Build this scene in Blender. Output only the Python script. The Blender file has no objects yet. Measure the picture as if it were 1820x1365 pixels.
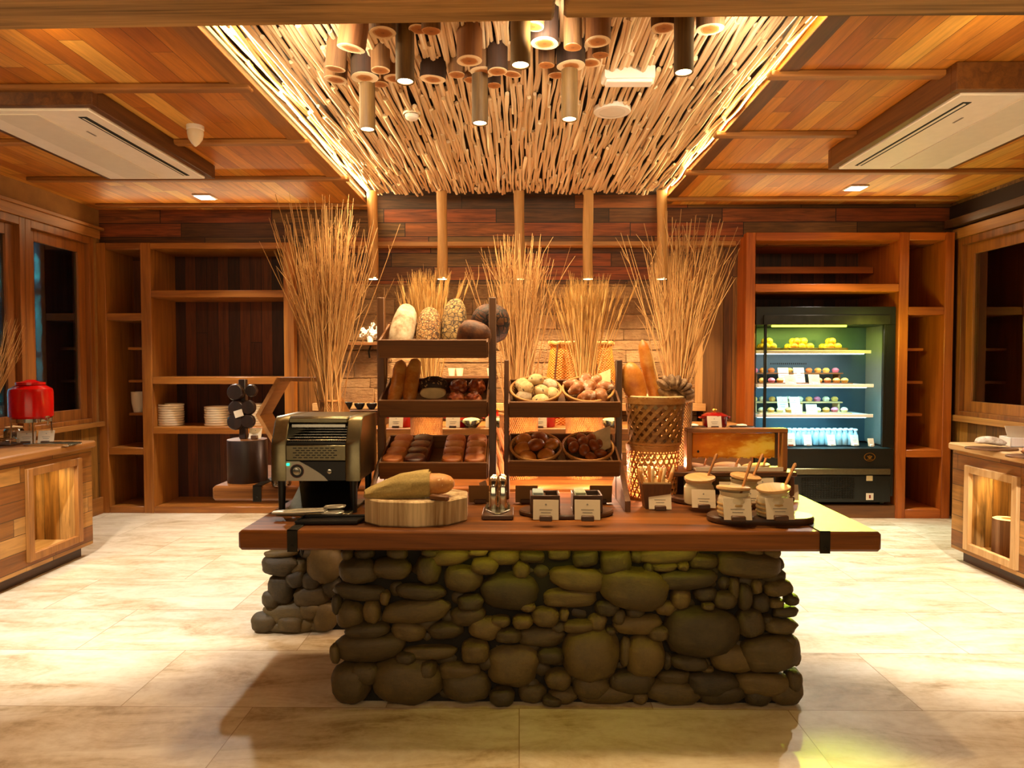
import bpy, math, random
from mathutils import Vector, Matrix, Euler, noise
rnd = random.Random(11)
pi = math.pi
SC = bpy.context.scene
COL = SC.collection

# ------------------------------------------------------------ camera model
W, H, F = 1820, 1365, 1207.0
EYE = Vector((0, 0, 1.55))
YAW = math.atan(13 / F)
PITCH = math.atan(37.5 / F)
cf = Vector((-math.sin(YAW) * math.cos(PITCH), math.cos(YAW) * math.cos(PITCH), -math.sin(PITCH)))
cr = Vector((math.cos(YAW), math.sin(YAW), 0))
cu = cr.cross(cf)
def ray(px, py): return cf * F + cr * (px - W / 2) - cu * (py - H / 2)
def at(px, py, Y):                      # survey point on a vertical plane at depth Y
    d = ray(px, py); return EYE + d * (Y / d.y)
def on(px, py, Z):                      # survey point on a horizontal plane at height Z
    d = ray(px, py); return EYE + d * ((Z - EYE.z) / d.z)
def ox(px, py, X):                      # survey point on a side wall
    d = ray(px, py); return EYE + d * (X / d.x)

cam = bpy.data.cameras.new('camera')
cam.sensor_width = 36; cam.lens = F / W * 36; cam.clip_start = 0.05; cam.clip_end = 100
co = bpy.data.objects.new('camera', cam); COL.objects.link(co)
co.location = EYE; co.rotation_euler = (pi / 2 - PITCH, 0, YAW)
SC.camera = co

# ------------------------------------------------------------ mesh builder
class MB:
    def __init__(s): s.v = []; s.f = []; s.mi = []; s.cur = 0
    def add(s, vs, fs, M=None):
        n = len(s.v)
        s.v += [tuple(M @ Vector(p)) for p in vs] if M is not None else [tuple(p) for p in vs]
        s.f += [tuple(i + n for i in f) for f in fs]
        s.mi += [s.cur] * len(fs)
        return s
    def box(s, c, d, rot=None, b=0.003):
        hx, hy, hz = d[0] / 2, d[1] / 2, d[2] / 2
        b = min(b, hx * .45, hy * .45, hz * .45)
        vs, idx = [], {}
        for sx in (-1, 1):
            for sy in (-1, 1):
                for sz in (-1, 1):
                    for a in range(3):
                        p = [sx * hx, sy * hy, sz * hz]
                        for k in range(3):
                            if k != a: p[k] -= (sx, sy, sz)[k] * b
                        idx[(sx, sy, sz, a)] = len(vs); vs.append(p)
        fs = []
        for a in range(3):
            o = [k for k in range(3) if k != a]
            for sg in (-1, 1):
                q = []
                for (u, w) in ((-1, -1), (1, -1), (1, 1), (-1, 1)):
                    t = [0, 0, 0]; t[a] = sg; t[o[0]] = u; t[o[1]] = w
                    q.append(idx[(*t, a)])
                fs.append(q)
            for u in (-1, 1):           # edges parallel to a
                for w in (-1, 1):
                    t0 = [0, 0, 0]; t1 = [0, 0, 0]
                    t0[a] = -1; t1[a] = 1
                    for t in (t0, t1): t[o[0]] = u; t[o[1]] = w
                    fs.append([idx[(*t0, o[0])], idx[(*t1, o[0])], idx[(*t1, o[1])], idx[(*t0, o[1])]])
        for sx in (-1, 1):
            for sy in (-1, 1):
                for sz in (-1, 1):
                    fs.append([idx[(sx, sy, sz, 0)], idx[(sx, sy, sz, 1)], idx[(sx, sy, sz, 2)]])
        M = Matrix.Translation(Vector(c))
        if rot is not None: M = M @ Euler(rot).to_matrix().to_4x4()
        return s.add(vs, fs, M)
    def bb(s, x0, x1, y0, y1, z0, z1, b=0.003):
        return s.box(((x0 + x1) / 2, (y0 + y1) / 2, (z0 + z1) / 2), (abs(x1 - x0), abs(y1 - y0), abs(z1 - z0)), None, b)
    def tube(s, pts, rad, n=6, cap=True, flat=None, closed=False):
        pts = [Vector(p) for p in pts]
        if not isinstance(rad, (list, tuple)): rad = [rad] * len(pts)
        vs, fs = [], []; up = None; m = len(pts)
        for i, p in enumerate(pts):
            if closed: t = pts[(i + 1) % m] - pts[i - 1]
            else: t = pts[min(i + 1, m - 1)] - pts[max(i - 1, 0)]
            if t.length < 1e-9: t = Vector((0, 0, 1))
            t.normalize()
            if up is None: up = Vector((0, 0, 1)) if abs(t.z) < .9 else Vector((1, 0, 0))
            u = t.cross(up)
            if u.length < 1e-6: u = t.orthogonal()
            u.normalize(); w = u.cross(t).normalized(); up = w
            for k in range(n):
                a = 2 * pi * (k + .5) / n
                vs.append(p + u * math.cos(a) * rad[i] + w * math.sin(a) * rad[i] * (flat or 1))
        for i in range(m if closed else m - 1):
            j = (i + 1) % m
            for k in range(n):
                l = (k + 1) % n
                fs.append((i * n + k, i * n + l, j * n + l, j * n + k))
        if cap and not closed:
            fs.append(tuple(range(n))[::-1]); fs.append(tuple((m - 1) * n + k for k in range(n)))
        return s.add(vs, fs)
    def cyl(s, p0, p1, r0, r1=None, n=20): return s.tube([p0, p1], [r0, r0 if r1 is None else r1], n)
    def lathe(s, prof, n=24, M=None, fn=None):
        vs, fs, rings = [], [], []
        for (r, z) in prof:
            if r < 1e-6: rings.append([len(vs)]); vs.append((0, 0, z))
            else:
                rings.append(list(range(len(vs), len(vs) + n)))
                for k in range(n):
                    a = 2 * pi * k / n; q = r * (fn(a, z) if fn else 1)
                    vs.append((q * math.cos(a), q * math.sin(a), z))
        for A, B in zip(rings, rings[1:]):
            for k in range(n):
                l = (k + 1) % n
                if len(A) == 1 and len(B) == 1: continue
                if len(A) == 1: fs.append((A[0], B[l], B[k]))
                elif len(B) == 1: fs.append((A[k], A[l], B[0]))
                else: fs.append((A[k], A[l], B[l], B[k]))
        return s.add(vs, fs, M)
    def ell(s, c, d, rot=None, nu=20, nv=12, fn=None, p=1.0):
        vs = [(0, 0, -1)]; fs = []
        sg = lambda x: math.copysign(abs(x) ** p, x)
        for i in range(1, nv):
            t = -pi / 2 + pi * i / nv
            for k in range(nu):
                a = 2 * pi * k / nu
                vs.append((sg(math.cos(t)) * sg(math.cos(a)), sg(math.cos(t)) * sg(math.sin(a)), sg(math.sin(t))))
        vs.append((0, 0, 1)); top = len(vs) - 1
        for k in range(nu): fs.append((0, 1 + (k + 1) % nu, 1 + k))
        for i in range(nv - 2):
            for k in range(nu):
                l = (k + 1) % nu; a = 1 + i * nu
                fs.append((a + k, a + l, a + nu + l, a + nu + k))
        a = 1 + (nv - 2) * nu
        for k in range(nu): fs.append((a + k, a + (k + 1) % nu, top))
        if fn: vs = [tuple(Vector(q) * fn(Vector(q))) for q in vs]
        vs = [(q[0] * d[0] / 2, q[1] * d[1] / 2, q[2] * d[2] / 2) for q in vs]
        M = Matrix.Translation(Vector(c))
        if rot is not None: M = M @ Euler(rot).to_matrix().to_4x4()
        return s.add(vs, fs, M)
    def prism(s, poly, z0, z1, M=None, b=0):
        n = len(poly)
        if b:
            cx = sum(p[0] for p in poly) / n; cy = sum(p[1] for p in poly) / n
            def ins(p):
                d = Vector((p[0] - cx, p[1] - cy)); L = d.length
                d *= max(0, (L - b) / L); return (cx + d.x, cy + d.y)
            pin = [ins(p) for p in poly]
            lv = [(pin, z0), (poly, z0 + b), (poly, z1 - b), (pin, z1)]
        else: lv = [(poly, z0), (poly, z1)]
        vs = [(p[0], p[1], z) for pl, z in lv for p in pl]; fs = []
        for i in range(len(lv) - 1):
            for k in range(n):
                l = (k + 1) % n
                fs.append((i * n + k, i * n + l, (i + 1) * n + l, (i + 1) * n + k))
        fs.append(tuple(range(n))[::-1]); fs.append(tuple((len(lv) - 1) * n + k for k in range(n)))
        return s.add(vs, fs, M)
    def mesh(s, name, mats, smooth=40):
        me = bpy.data.meshes.new(name)
        me.from_pydata(s.v, [], s.f)
        for m in (mats if isinstance(mats, (list, tuple)) else [mats]): me.materials.append(m)
        me.polygons.foreach_set('material_index', s.mi)
        import bmesh
        bm = bmesh.new(); bm.from_mesh(me)
        bmesh.ops.recalc_face_normals(bm, faces=bm.faces); bm.to_mesh(me); bm.free()
        if smooth:
            me.polygons.foreach_set('use_smooth', [True] * len(me.polygons))
            me.set_sharp_from_angle(angle=math.radians(smooth))
        me.update()
        return me
    def build(s, name, mats, parent=None, loc=(0, 0, 0), rot=(0, 0, 0), smooth=40):
        return put(name, s.mesh(name, mats, smooth), parent, loc, rot)

def put(name, me, parent=None, loc=(0, 0, 0), rot=(0, 0, 0), scale=None):
    o = bpy.data.objects.new(name, me); COL.objects.link(o)
    o.location = loc; o.rotation_euler = rot
    if scale: o.scale = scale
    if parent: o.parent = parent
    return o
def tag(o, label, cat, group=None):
    o['label'] = label; o['category'] = cat
    if group: o['group'] = group
    return o
def thing(name, label, cat, loc=(0, 0, 0), rot=(0, 0, 0), group=None):
    o = bpy.data.objects.new(name, None); COL.objects.link(o)
    o.empty_display_size = .05
    o.location = loc; o.rotation_euler = rot if isinstance(rot, (tuple, list)) else (0, 0, rot)
    return tag(o, label, cat, group)
def struct(o): o['kind'] = 'structure'; return o
def dup(root, loc, rot=None, label=None, scale=None):
    r = root.copy(); COL.objects.link(r); r.location = loc
    if rot is not None: r.rotation_euler = rot if isinstance(rot, (tuple, list)) else (0, 0, rot)
    if scale: r.scale = scale
    if label: r['label'] = label
    for ch in list(root.children):
        c = ch.copy(); COL.objects.link(c); c.parent = r
        for g in list(ch.children):
            d = g.copy(); COL.objects.link(d); d.parent = c
    return r
def circle(r, n=32, cx=0, cy=0, ry=None):
    return [(cx + r * math.cos(2 * pi * k / n), cy + (ry or r) * math.sin(2 * pi * k / n)) for k in range(n)]
def RT(rot, t=(0, 0, 0)): return Matrix.Translation(Vector(t)) @ Euler(rot).to_matrix().to_4x4()
def lumpy(amp, sc, seed):
    off = Vector((seed * 7.3, seed * 3.1, seed * 5.7))
    return lambda q: 1 + amp * noise.noise(q * sc + off) + amp * .5 * noise.noise(q * sc * 2.3 + off)
# ------------------------------------------------------------ materials
def lin(h):
    if not isinstance(h, str): return (*h[:3], 1)
    h = h.lstrip('#'); c = [int(h[i:i + 2], 16) / 255 for i in (0, 2, 4)]
    return tuple([(x / 12.92 if x <= .04045 else ((x + .055) / 1.055) ** 2.4) for x in c] + [1])
class NT:
    def __init__(s, name):
        s.m = bpy.data.materials.new(name); s.m.use_nodes = True
        s.t = s.m.node_tree; s.t.nodes.clear()
        s.out = s.n('ShaderNodeOutputMaterial'); s.b = s.n('ShaderNodeBsdfPrincipled')
        s.t.links.new(s.b.outputs[0], s.out.inputs[0])
    def n(s, typ, props=None, **ins):
        nd = s.t.nodes.new(typ)
        for k, v in (props or {}).items(): setattr(nd, k, v)
        for k, v in ins.items(): s.set(nd, k, v)
        return nd
    def set(s, nd, k, v):
        key = int(k[1:]) if k[0] == 'i' and k[1:].isdigit() else k.replace('_', ' ')
        sock = nd.inputs[key]
        if isinstance(v, bpy.types.NodeSocket): s.t.links.new(v, sock)
        elif isinstance(v, bpy.types.Node): s.t.links.new(v.outputs[0], sock)
        else: sock.default_value = v
    def math(s, op, a, b=0.0, c=None):
        nd = s.n('ShaderNodeMath', {'operation': op}); s.set(nd, 'i0', a); s.set(nd, 'i1', b)
        if c is not None: s.set(nd, 'i2', c)
        return nd.outputs[0]
    def ramp(s, fac, stops, interp='LINEAR'):
        nd = s.n('ShaderNodeValToRGB'); nd.color_ramp.interpolation = interp
        e = nd.color_ramp.elements
        while len(e) < len(stops): e.new(.5)
        for el, (p, c) in zip(e, stops): el.position = p; el.color = lin(c)
        s.set(nd, 'i0', fac); return nd.outputs[0]
    def mix(s, fac, a, b, mode='MIX'):
        nd = s.n('ShaderNodeMix', {'data_type': 'RGBA', 'blend_type': mode})
        for k, v in ((0, fac), (6, a), (7, b)):
            if isinstance(v, bpy.types.NodeSocket): s.t.links.new(v, nd.inputs[k])
            else: nd.inputs[k].default_value = v
        return nd.outputs[2]
    def P(s, **k):
        for a, v in k.items(): s.set(s.b, a, v)
        return s
    def bump(s, h, strength=.3, dist=.01):
        nd = s.n('ShaderNodeBump', Strength=strength, Distance=dist, Height=h)
        s.t.links.new(nd.outputs[0], s.b.inputs['Normal'])
    def obj(s): return s.n('ShaderNodeTexCoord').outputs['Object']
    def rand(s): return s.n('ShaderNodeObjectInfo').outputs['Random']
    def noise(s, vec, scale=5, detail=4, rough=.55, dist=0):
        return s.n('ShaderNodeTexNoise', Vector=vec, Scale=scale, Detail=detail, Roughness=rough, Distortion=dist).outputs[0]
    def mapping(s, vec, scale=(1, 1, 1), loc=(0, 0, 0)):
        return s.n('ShaderNodeMapping', Vector=vec, Scale=scale, Location=loc).outputs[0]

def plain(name, col, rough=.5, metal=0, var=.12, sc=14, bump=0, **kw):
    t = NT(name); c = lin(col)
    v = t.noise(t.obj(), sc, 4)
    d = tuple(x * (1 - var * 2) for x in c[:3]) + (1,); l = tuple(min(1, x * (1 + var)) for x in c[:3]) + (1,)
    t.P(Base_Color=t.ramp(v, [(.3, d), (.7, l)]), Roughness=rough, Metallic=metal, **kw)
    if bump: t.bump(v, bump, .004)
    return t.m
def glow(name, col, strength):
    t = NT(name); t.P(Base_Color=(0, 0, 0, 1), Emission_Color=lin(col), Emission_Strength=strength, Roughness=.6)
    return t.m
def wood(name, dark, light, axis='X', sc=1.0, rough=.45, contrast=1.0, bump=.15):
    t = NT(name); o = t.obj(); r = t.rand()
    off = t.n('ShaderNodeCombineXYZ', X=t.math('MULTIPLY', r, 37.0), Y=t.math('MULTIPLY', r, 91.0), Z=t.math('MULTIPLY', r, 53.0))
    v = t.n('ShaderNodeVectorMath', {'operation': 'ADD'}, i0=o, i1=off).outputs[0]
    s = [9 * sc] * 3; s['XYZ'.index(axis)] = .55 * sc
    g = t.noise(t.mapping(v, s), 1.6, 5, .6, .9)
    s2 = [70 * sc] * 3; s2['XYZ'.index(axis)] = 1.6 * sc
    f = t.noise(t.mapping(v, s2), 1.5, 3, .6, .2)
    k = t.math('ADD', t.math('MULTIPLY', g, .75), t.math('MULTIPLY', f, .25))
    k = t.math('ADD', k, t.math('MULTIPLY', t.math('SUBTRACT', r, .5), .12))
    w = .17 / contrast
    t.P(Base_Color=t.ramp(k, [(.5 - w, dark), (.5 + w, light)]), Roughness=rough)
    t.bump(f, bump, .003)
    return t.m
def planks(name, cols, width, length, along='Y', across='X', grain=.35, gap=.018, rough=.5, gapdark=.12, rot=0):
    t = NT(name); o = t.obj()
    sp = t.n('ShaderNodeSeparateXYZ', i0=o)
    u = sp.outputs['XYZ'.index(across)]; v = sp.outputs['XYZ'.index(along)]
    uu = t.math('DIVIDE', u, width); i = t.math('FLOOR', uu); fu = t.math('FRACT', uu)
    r1 = t.n('ShaderNodeTexWhiteNoise', {'noise_dimensions': '1D'}, W=i).outputs[0]
    vv = t.math('ADD', t.math('DIVIDE', v, length), t.math('MULTIPLY', r1, 7.0))
    j = t.math('FLOOR', vv); fv = t.math('FRACT', vv)
    r2 = t.n('ShaderNodeTexWhiteNoise', {'noise_dimensions': '2D'}, Vector=t.n('ShaderNodeCombineXYZ', X=i, Y=j)).outputs[0]
    n = len(cols)
    base = t.ramp(r2, [(k / n, c) for k, c in enumerate(cols)], 'CONSTANT')
    sc = [14.0] * 3; sc['XYZ'.index(along)] = 1.0
    off = t.n('ShaderNodeCombineXYZ', X=t.math('MULTIPLY', r2, 40), Y=t.math('MULTIPLY', r1, 30), Z=t.math('MULTIPLY', r2, 17))
    ov = t.n('ShaderNodeVectorMath', {'operation': 'ADD'}, i0=o, i1=off).outputs[0]
    g = t.noise(t.mapping(ov, sc), 2.2, 6, .6, .8)
    gc = t.ramp(g, [(.3, (1 - grain * 1.5,) * 3), (.7, (1 + grain * .4,) * 3)])
    col = t.mix(1.0, base, gc, 'MULTIPLY')
    e = t.math('MINIMUM', fu, t.math('SUBTRACT', 1.0, fu))
    ev = t.math('MULTIPLY', t.math('MINIMUM', fv, t.math('SUBTRACT', 1.0, fv)), length / width)
    m = t.math('LESS_THAN', t.math('MINIMUM', e, ev), gap)
    dark = tuple(x * gapdark for x in lin(cols[0])[:3]) + (1,)
    t.P(Base_Color=t.mix(m, col, dark), Roughness=rough)
    t.bump(t.math('SUBTRACT', t.math('MULTIPLY', g, .3), m), .3, .004)
    return t.m

M = {}
HON = ['#b5772f', '#a3621f', '#c08438', '#8f5019', '#b87a30', '#a86a25', '#c9924a', '#945a20']
M['ceil'] = planks('ceiling_planks', ['#d4882c', '#c67a24', '#da983c', '#b4661a', '#d48c32', '#ca7e28', '#e2a84c', '#bc7020'], .125, 1.3, 'Y', 'X', .22, .012)
M['wallplank'] = planks('reclaimed_wall_planks', ['#6a3d16', '#8a4214', '#5c3c16', '#7a5426', '#54300f', '#924f1c'], .142, 1.15, 'X', 'Z', .5, .03, .65)
M['cabback_l'] = planks('cabinet_back_boards', ['#5c2a0a', '#4a2006', '#6f360c', '#3e1a05', '#66300a'], .12, 4, 'Z', 'X', .4, .03, .5)
M['boards_v'] = planks('vertical_wall_boards', ['#8a5a2a', '#7a4a20', '#96662f', '#6e4219'], .1, 5, 'Z', 'X', .4, .03, .55)
M['boards_vy'] = planks('vertical_dado_boards', ['#8f5f22', '#7f511b', '#9a6a28', '#744915'], .13, 5, 'Z', 'Y', .35, .02, .55)
M['counter'] = planks('counter_boards', ['#a4702f', '#925c22', '#b47e3a', '#864f1b', '#aa7432', '#bf8b48'], .12, .8, 'Y', 'Z', .3, .018, .45)
M['counter_e'] = planks('counter_end_boards', ['#a8763c', '#98642d', '#b98548', '#8c5726', '#c29256'], .12, 2, 'X', 'Z', .3, .018, .45)
M['niche'] = planks('niche_back_boards', ['#a9783a', '#956427', '#b88746'], .17, 3, 'Z', 'Y', .5, .012, .5)
for ax in 'XYZ':
    M['cab' + ax] = wood('cabinet_wood_' + ax, '#7a451a', '#b4742e', ax, 1, .4)
    M['red' + ax] = wood('red_cabinet_wood_' + ax, '#8c420e', '#bf661e', ax, 1, .4)  # red-orange lamp light on this cabinet is put into the wood colour
    M['trim' + ax] = wood('trim_wood_' + ax, '#80501f', '#b07636', ax, 1, .5)
    M['dark' + ax] = wood('dark_walnut_' + ax, '#38200f', '#5c3a1c', ax, 1, .45)
    M['rack' + ax] = wood('bread_rack_wood_' + ax, '#4c2a10', '#784a1c', ax, 1.3, .5)
    M['pale' + ax] = wood('pale_wood_' + ax, '#b98a50', '#dab078', ax, 1.2, .55)
    M['win' + ax] = wood('window_wood_' + ax, '#5f3311', '#9a5c22', ax, 1, .45)
M['slab'] = wood('slab_wood', '#4c2a10', '#945822', 'X', .8, .48, 1.15, .25)
_sl = M['slab'].node_tree.nodes['Principled BSDF']; _sl.inputs['Specular IOR Level'].default_value = .22
M['beam'] = wood('beam_wood', '#5a4220', '#d0a464', 'X', .6, .75, 1.15, .6)
M['post'] = wood('log_pendant_wood', '#8a5a26', '#b98648', 'Z', 1.2, .6)
M['tube'] = wood('dark_bark_tube', '#4a3014', '#83602e', 'Z', 1.2, .6)
M['bark'] = wood('log_bark', '#4a2a14', '#93683c', 'Z', 1.6, .75, .9, .5)
M['barkdark'] = wood('dark_log_bark', '#1f120c', '#4a2c1a', 'Z', 1.6, .75, .9, .5)
M['barkred'] = wood('reddish_log_bark', '#6a3c18', '#9a6230', 'Z', 1.6, .7, .9, .4)
M['weather'] = wood('weathered_post_wood', '#3a2110', '#7d5529', 'Z', .8, .75, 1, .4)
M['rootwood'] = wood('driftwood', '#8a4a1c', '#c98248', 'Z', 2, .6)
M['plaster'] = plain('warm_plaster', '#96692f', .85, 0, .1, 6)
M['backing'] = plain('dark_backing', '#2c180a', .9)
M['dkwall'] = plain('exterior_wall', '#26231a', .9)

def ring_wood():
    t = NT('cut_log_end'); o = t.obj()
    sp = t.n('ShaderNodeSeparateXYZ', i0=o)
    nz = t.noise(o, 18, 3)
    d = t.math('SQRT', t.math('ADD', t.math('POWER', sp.outputs[0], 2.0), t.math('POWER', sp.outputs[1], 2.0)))
    d = t.math('ADD', d, t.math('MULTIPLY', t.math('SUBTRACT', nz, .5), .022))
    rg = t.math('MULTIPLY', t.math('SINE', t.math('MULTIPLY', d, 900.0)), .06)
    c = t.ramp(t.math('ADD', t.math('DIVIDE', d, .075), rg), [(0, '#4a240c'), (.05, '#9c5a20'), (.5, '#b4702e'), (.6, '#efd2a2'), (1, '#f6e0b8')])
    t.P(Base_Color=c, Roughness=.7); return t.m
M['cut'] = ring_wood()
def sticks():
    t = NT('ceiling_stick_wood'); g = t.n('ShaderNodeNewGeometry').outputs['Random Per Island']
    o = t.noise(t.mapping(t.obj(), (30, 4, 30)), 1.5, 3)
    k = t.math('ADD', t.math('MULTIPLY', g, .75), t.math('MULTIPLY', o, .4))
    t.P(Base_Color=t.ramp(k, [(.1, '#cfa874'), (.4, '#e2c296'), (.8, '#edd2a8'), (1, '#f4e0bc')]), Roughness=.65); return t.m
M['stick'] = sticks()
def dry(name, a, b):
    t = NT(name); g = t.n('ShaderNodeNewGeometry').outputs['Random Per Island']
    t.P(Base_Color=t.ramp(g, [(0, a), (1, b)]), Roughness=.7); return t.m
M['branch'] = dry('dry_branch', '#a06c30', '#e6bc7c')
M['wheat'] = dry('dry_wheat', '#a8762e', '#e8c078')

def floor_mat():
    t = NT('travertine_floor'); o = t.obj()
    sp = t.n('ShaderNodeSeparateXYZ', i0=o); w, L = .6, 1.2
    vy = t.math('DIVIDE', sp.outputs[1], w); j = t.math('FLOOR', vy); fy = t.math('FRACT', vy)
    vx = t.math('ADD', t.math('DIVIDE', sp.outputs[0], L), t.math('MULTIPLY', t.math('MODULO', j, 2.0), .5)); i = t.math('FLOOR', vx); fx = t.math('FRACT', vx)
    r = t.n('ShaderNodeTexWhiteNoise', {'noise_dimensions': '2D'}, Vector=t.n('ShaderNodeCombineXYZ', X=i, Y=j)).outputs[0]
    off = t.n('ShaderNodeCombineXYZ', X=t.math('MULTIPLY', r, 31), Y=t.math('MULTIPLY', r, 17), Z=r)
    ov = t.n('ShaderNodeVectorMath', {'operation': 'ADD'}, i0=o, i1=off).outputs[0]
    n1 = t.noise(t.mapping(ov, (1.1, 3.2, 1)), 1.7, 8, .68, .6); n2 = t.noise(ov, 26, 5, .6)
    k = t.math('ADD', t.math('ADD', t.math('MULTIPLY', n1, .8), t.math('MULTIPLY', n2, .2)), t.math('MULTIPLY', t.math('SUBTRACT', r, .5), .1))
    c = t.ramp(k, [(.33, '#9c8460'), (.44, '#c2ad8c'), (.54, '#d3c3a8'), (.68, '#e0d4be')])
    ex = t.math('MULTIPLY', t.math('MINIMUM', fx, t.math('SUBTRACT', 1.0, fx)), L)
    ey = t.math('MULTIPLY', t.math('MINIMUM', fy, t.math('SUBTRACT', 1.0, fy)), w)
    g = t.math('LESS_THAN', t.math('MINIMUM', ex, ey), .0022)
    t.P(Base_Color=t.mix(g, c, lin('#9c8260')), Roughness=t.math('ADD', t.math('MULTIPLY', n2, .25), .38))
    t.b.inputs['Specular IOR Level'].default_value = .35
    t.bump(t.math('SUBTRACT', t.math('MULTIPLY', n2, .2), g), .12, .003)
    return t.m
M['floor'] = floor_mat()
def rock_mat(name, a, b, c):
    t = NT(name); o = t.obj(); r = t.rand()
    n1 = t.noise(o, 2.2, 4); n2 = t.noise(o, 14, 6, .65)
    k = t.math('ADD', t.math('ADD', t.math('MULTIPLY', n1, .35), t.math('MULTIPLY', n2, .25)), t.math('MULTIPLY', r, .4))
    t.P(Base_Color=t.ramp(k, [(.25, a), (.5, b), (.78, c)]), Roughness=.62); t.bump(n2, .25, .01)
    return t.m
M['rock'] = rock_mat('river_stone', '#2c2310', '#4a3b1c', '#6a5529')
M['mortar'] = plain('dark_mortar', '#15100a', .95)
def wallstone():
    t = NT('rough_wall_stone'); o = t.obj(); g = t.n('ShaderNodeNewGeometry').outputs['Random Per Island']
    n1 = t.noise(o, 7, 8, .7); n2 = t.noise(t.mapping(o, (1, 1, 3)), 16, 5, .65)
    k = t.math('ADD', t.math('ADD', t.math('MULTIPLY', n1, .5), t.math('MULTIPLY', n2, .3)), t.math('MULTIPLY', g, .2))
    t.P(Base_Color=t.ramp(k, [(.3, '#6a4a2c'), (.5, '#93704a'), (.68, '#b08c60')]), Roughness=.85)
    t.bump(t.math('ADD', n1, n2), .8, .03); return t.m
M['wallstone'] = wallstone()
def crust(name, a, b, c, sc=12, rough=.55, bump=.4, speck=None, thr=.62, ssc=70, crack=0):
    t = NT(name); o = t.obj()
    n1 = t.noise(o, sc * 2.2, 5, .65); col = t.ramp(n1, [(.3, a), (.5, b), (.7, c)])
    h = n1
    if speck:
        n2 = t.noise(o, ssc, 2, .5); m = t.math('GREATER_THAN', n2, thr)
        col = t.mix(m, col, lin(speck)); h = t.math('ADD', n1, m)
    if crack:
        w = t.n('ShaderNodeVectorMath', {'operation': 'ADD'}, i0=o, i1=t.n('ShaderNodeVectorMath', {'operation': 'SCALE'}, i0=t.n('ShaderNodeTexNoise', Vector=o, Scale=30).outputs[1], Scale=.02).outputs[0]).outputs[0]
        e = t.n('ShaderNodeTexVoronoi', {'feature': 'DISTANCE_TO_EDGE'}, Vector=w, Scale=crack).outputs[0]
        m2 = t.math('LESS_THAN', e, .07)
        col = t.mix(m2, col, tuple(x * .35 for x in lin(a)[:3]) + (1,)); h = t.math('SUBTRACT', h, m2)
    t.P(Base_Color=col, Roughness=rough); t.bump(h, bump, .006); return t.m
M['flour'] = crust('floured_crust', '#8a6a48', '#c8b294', '#e0d2ba', 9, .8)
M['oat'] = crust('seeded_crust', '#7a4c20', '#a5743a', '#c39a5c', 14, .75, .8, '#d8b880', .6, 90, 55)
M['rye'] = crust('rye_crust', '#5c4122', '#93733f', '#b59a60', 12, .8, .9, None, 0, 0, 42)
M['darkrye'] = crust('dark_rye_crust', '#2e1608', '#5a3014', '#7c4a20', 10, .6, .6)
M['darkloaf'] = crust('dark_round_crust', '#1c0c04', '#4a240e', '#80552c', 7, .65, .9, None, 0, 0, 26)
M['gold'] = crust('golden_crust', '#a4561a', '#c67a2c', '#dba050', 6, .4, .15)
M['brown'] = crust('brown_glazed_crust', '#6a2c0c', '#94491a', '#b86c2c', 6, .3, .15)
M['pale_roll'] = crust('pale_seeded_roll', '#b58a50', '#d2b078', '#e8d2a6', 10, .7, .4, '#4a3520', .66, 60)
M['poppy'] = crust('poppy_crust', '#1e1008', '#2e1a0e', '#3e2614', 10, .7, .6, '#b08c5a', .62, 80)
M['dust'] = crust('sugar_dusted_pastry', '#6a2e10', '#a4642c', '#f0e4d2', 11, .6, .3)
M['toast'] = crust('toast_bread', '#9a4a18', '#b86424', '#cd8a42', 4, .5, .2)
M['chocbread'] = crust('chocolate_toast_bread', '#2e0e06', '#4a1a0c', '#8c4a20', 4, .4, .2)
M['fruitpastry'] = crust('glazed_fruit_pastry', '#5a1c08', '#9a4418', '#d89050', 14, .35, .6)
M['crumb'] = plain('bread_crumb', '#e0c48c', .8, 0, .1)
M['linen'] = plain('linen_cloth', '#a48c50', .9, 0, .12, 120, .2)
M['paper'] = plain('card_paper', '#d8c6a8', .85, 0, .02)
M['print'] = plain('printed_ink', '#8a8276', .85)
M['parch'] = plain('parchment', '#d8c08c', .85)
M['steel'] = plain('brushed_steel', '#857d62', .36, 1, .06, 40)
M['silver'] = plain('silver_faceplate', '#b9b5a6', .35, .5, .03)
M['chrome'] = plain('polished_steel', '#d8d4c8', .12, 1, .03)
M['iron'] = plain('dark_iron', '#2e2a22', .5, .8, .15)
M['black'] = plain('black_plastic', '#0c0a09', .35)
M['blackmat'] = plain('black_matt', '#12100e', .7)
M['fridge'] = plain('fridge_black', '#17160f', .38, .2, .06)
M['white'] = plain('white_plastic', '#f2e9dd', .5, 0, .02)
M['acgrey'] = plain('white_panel_grey', '#e2d9cb', .5, 0, .02)
M['ceramic'] = plain('cream_ceramic', '#ecdcc0', .25, 0, .02)
M['red'] = plain('red_enamel', '#c40806', .18, 0, .03)
M['redlid'] = plain('dark_red_enamel', '#7a0a08', .2, 0, .03)
M['gold_m'] = plain('brass', '#c99a48', .3, 1)
def wicker(name, a, b, sx=60, sy=60):
    t = NT(name); o = t.obj(); sp = t.n('ShaderNodeSeparateXYZ', i0=o)
    ang = t.math('ARCTAN2', sp.outputs[1], sp.outputs[0])
    w = t.math('MULTIPLY', t.math('SINE', t.math('MULTIPLY', ang, sx)), t.math('SINE', t.math('MULTIPLY', sp.outputs[2], sy * 6.0)))
    n = t.noise(o, 20, 3)
    k = t.math('ADD', t.math('MULTIPLY', w, .3), n)
    t.P(Base_Color=t.ramp(k, [(.25, a), (.75, b)]), Roughness=.6); t.bump(w, .8, .006); return t.m
M['wick'] = wicker('wicker', '#7a4a1c', '#c08a48', 40, 55)
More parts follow.
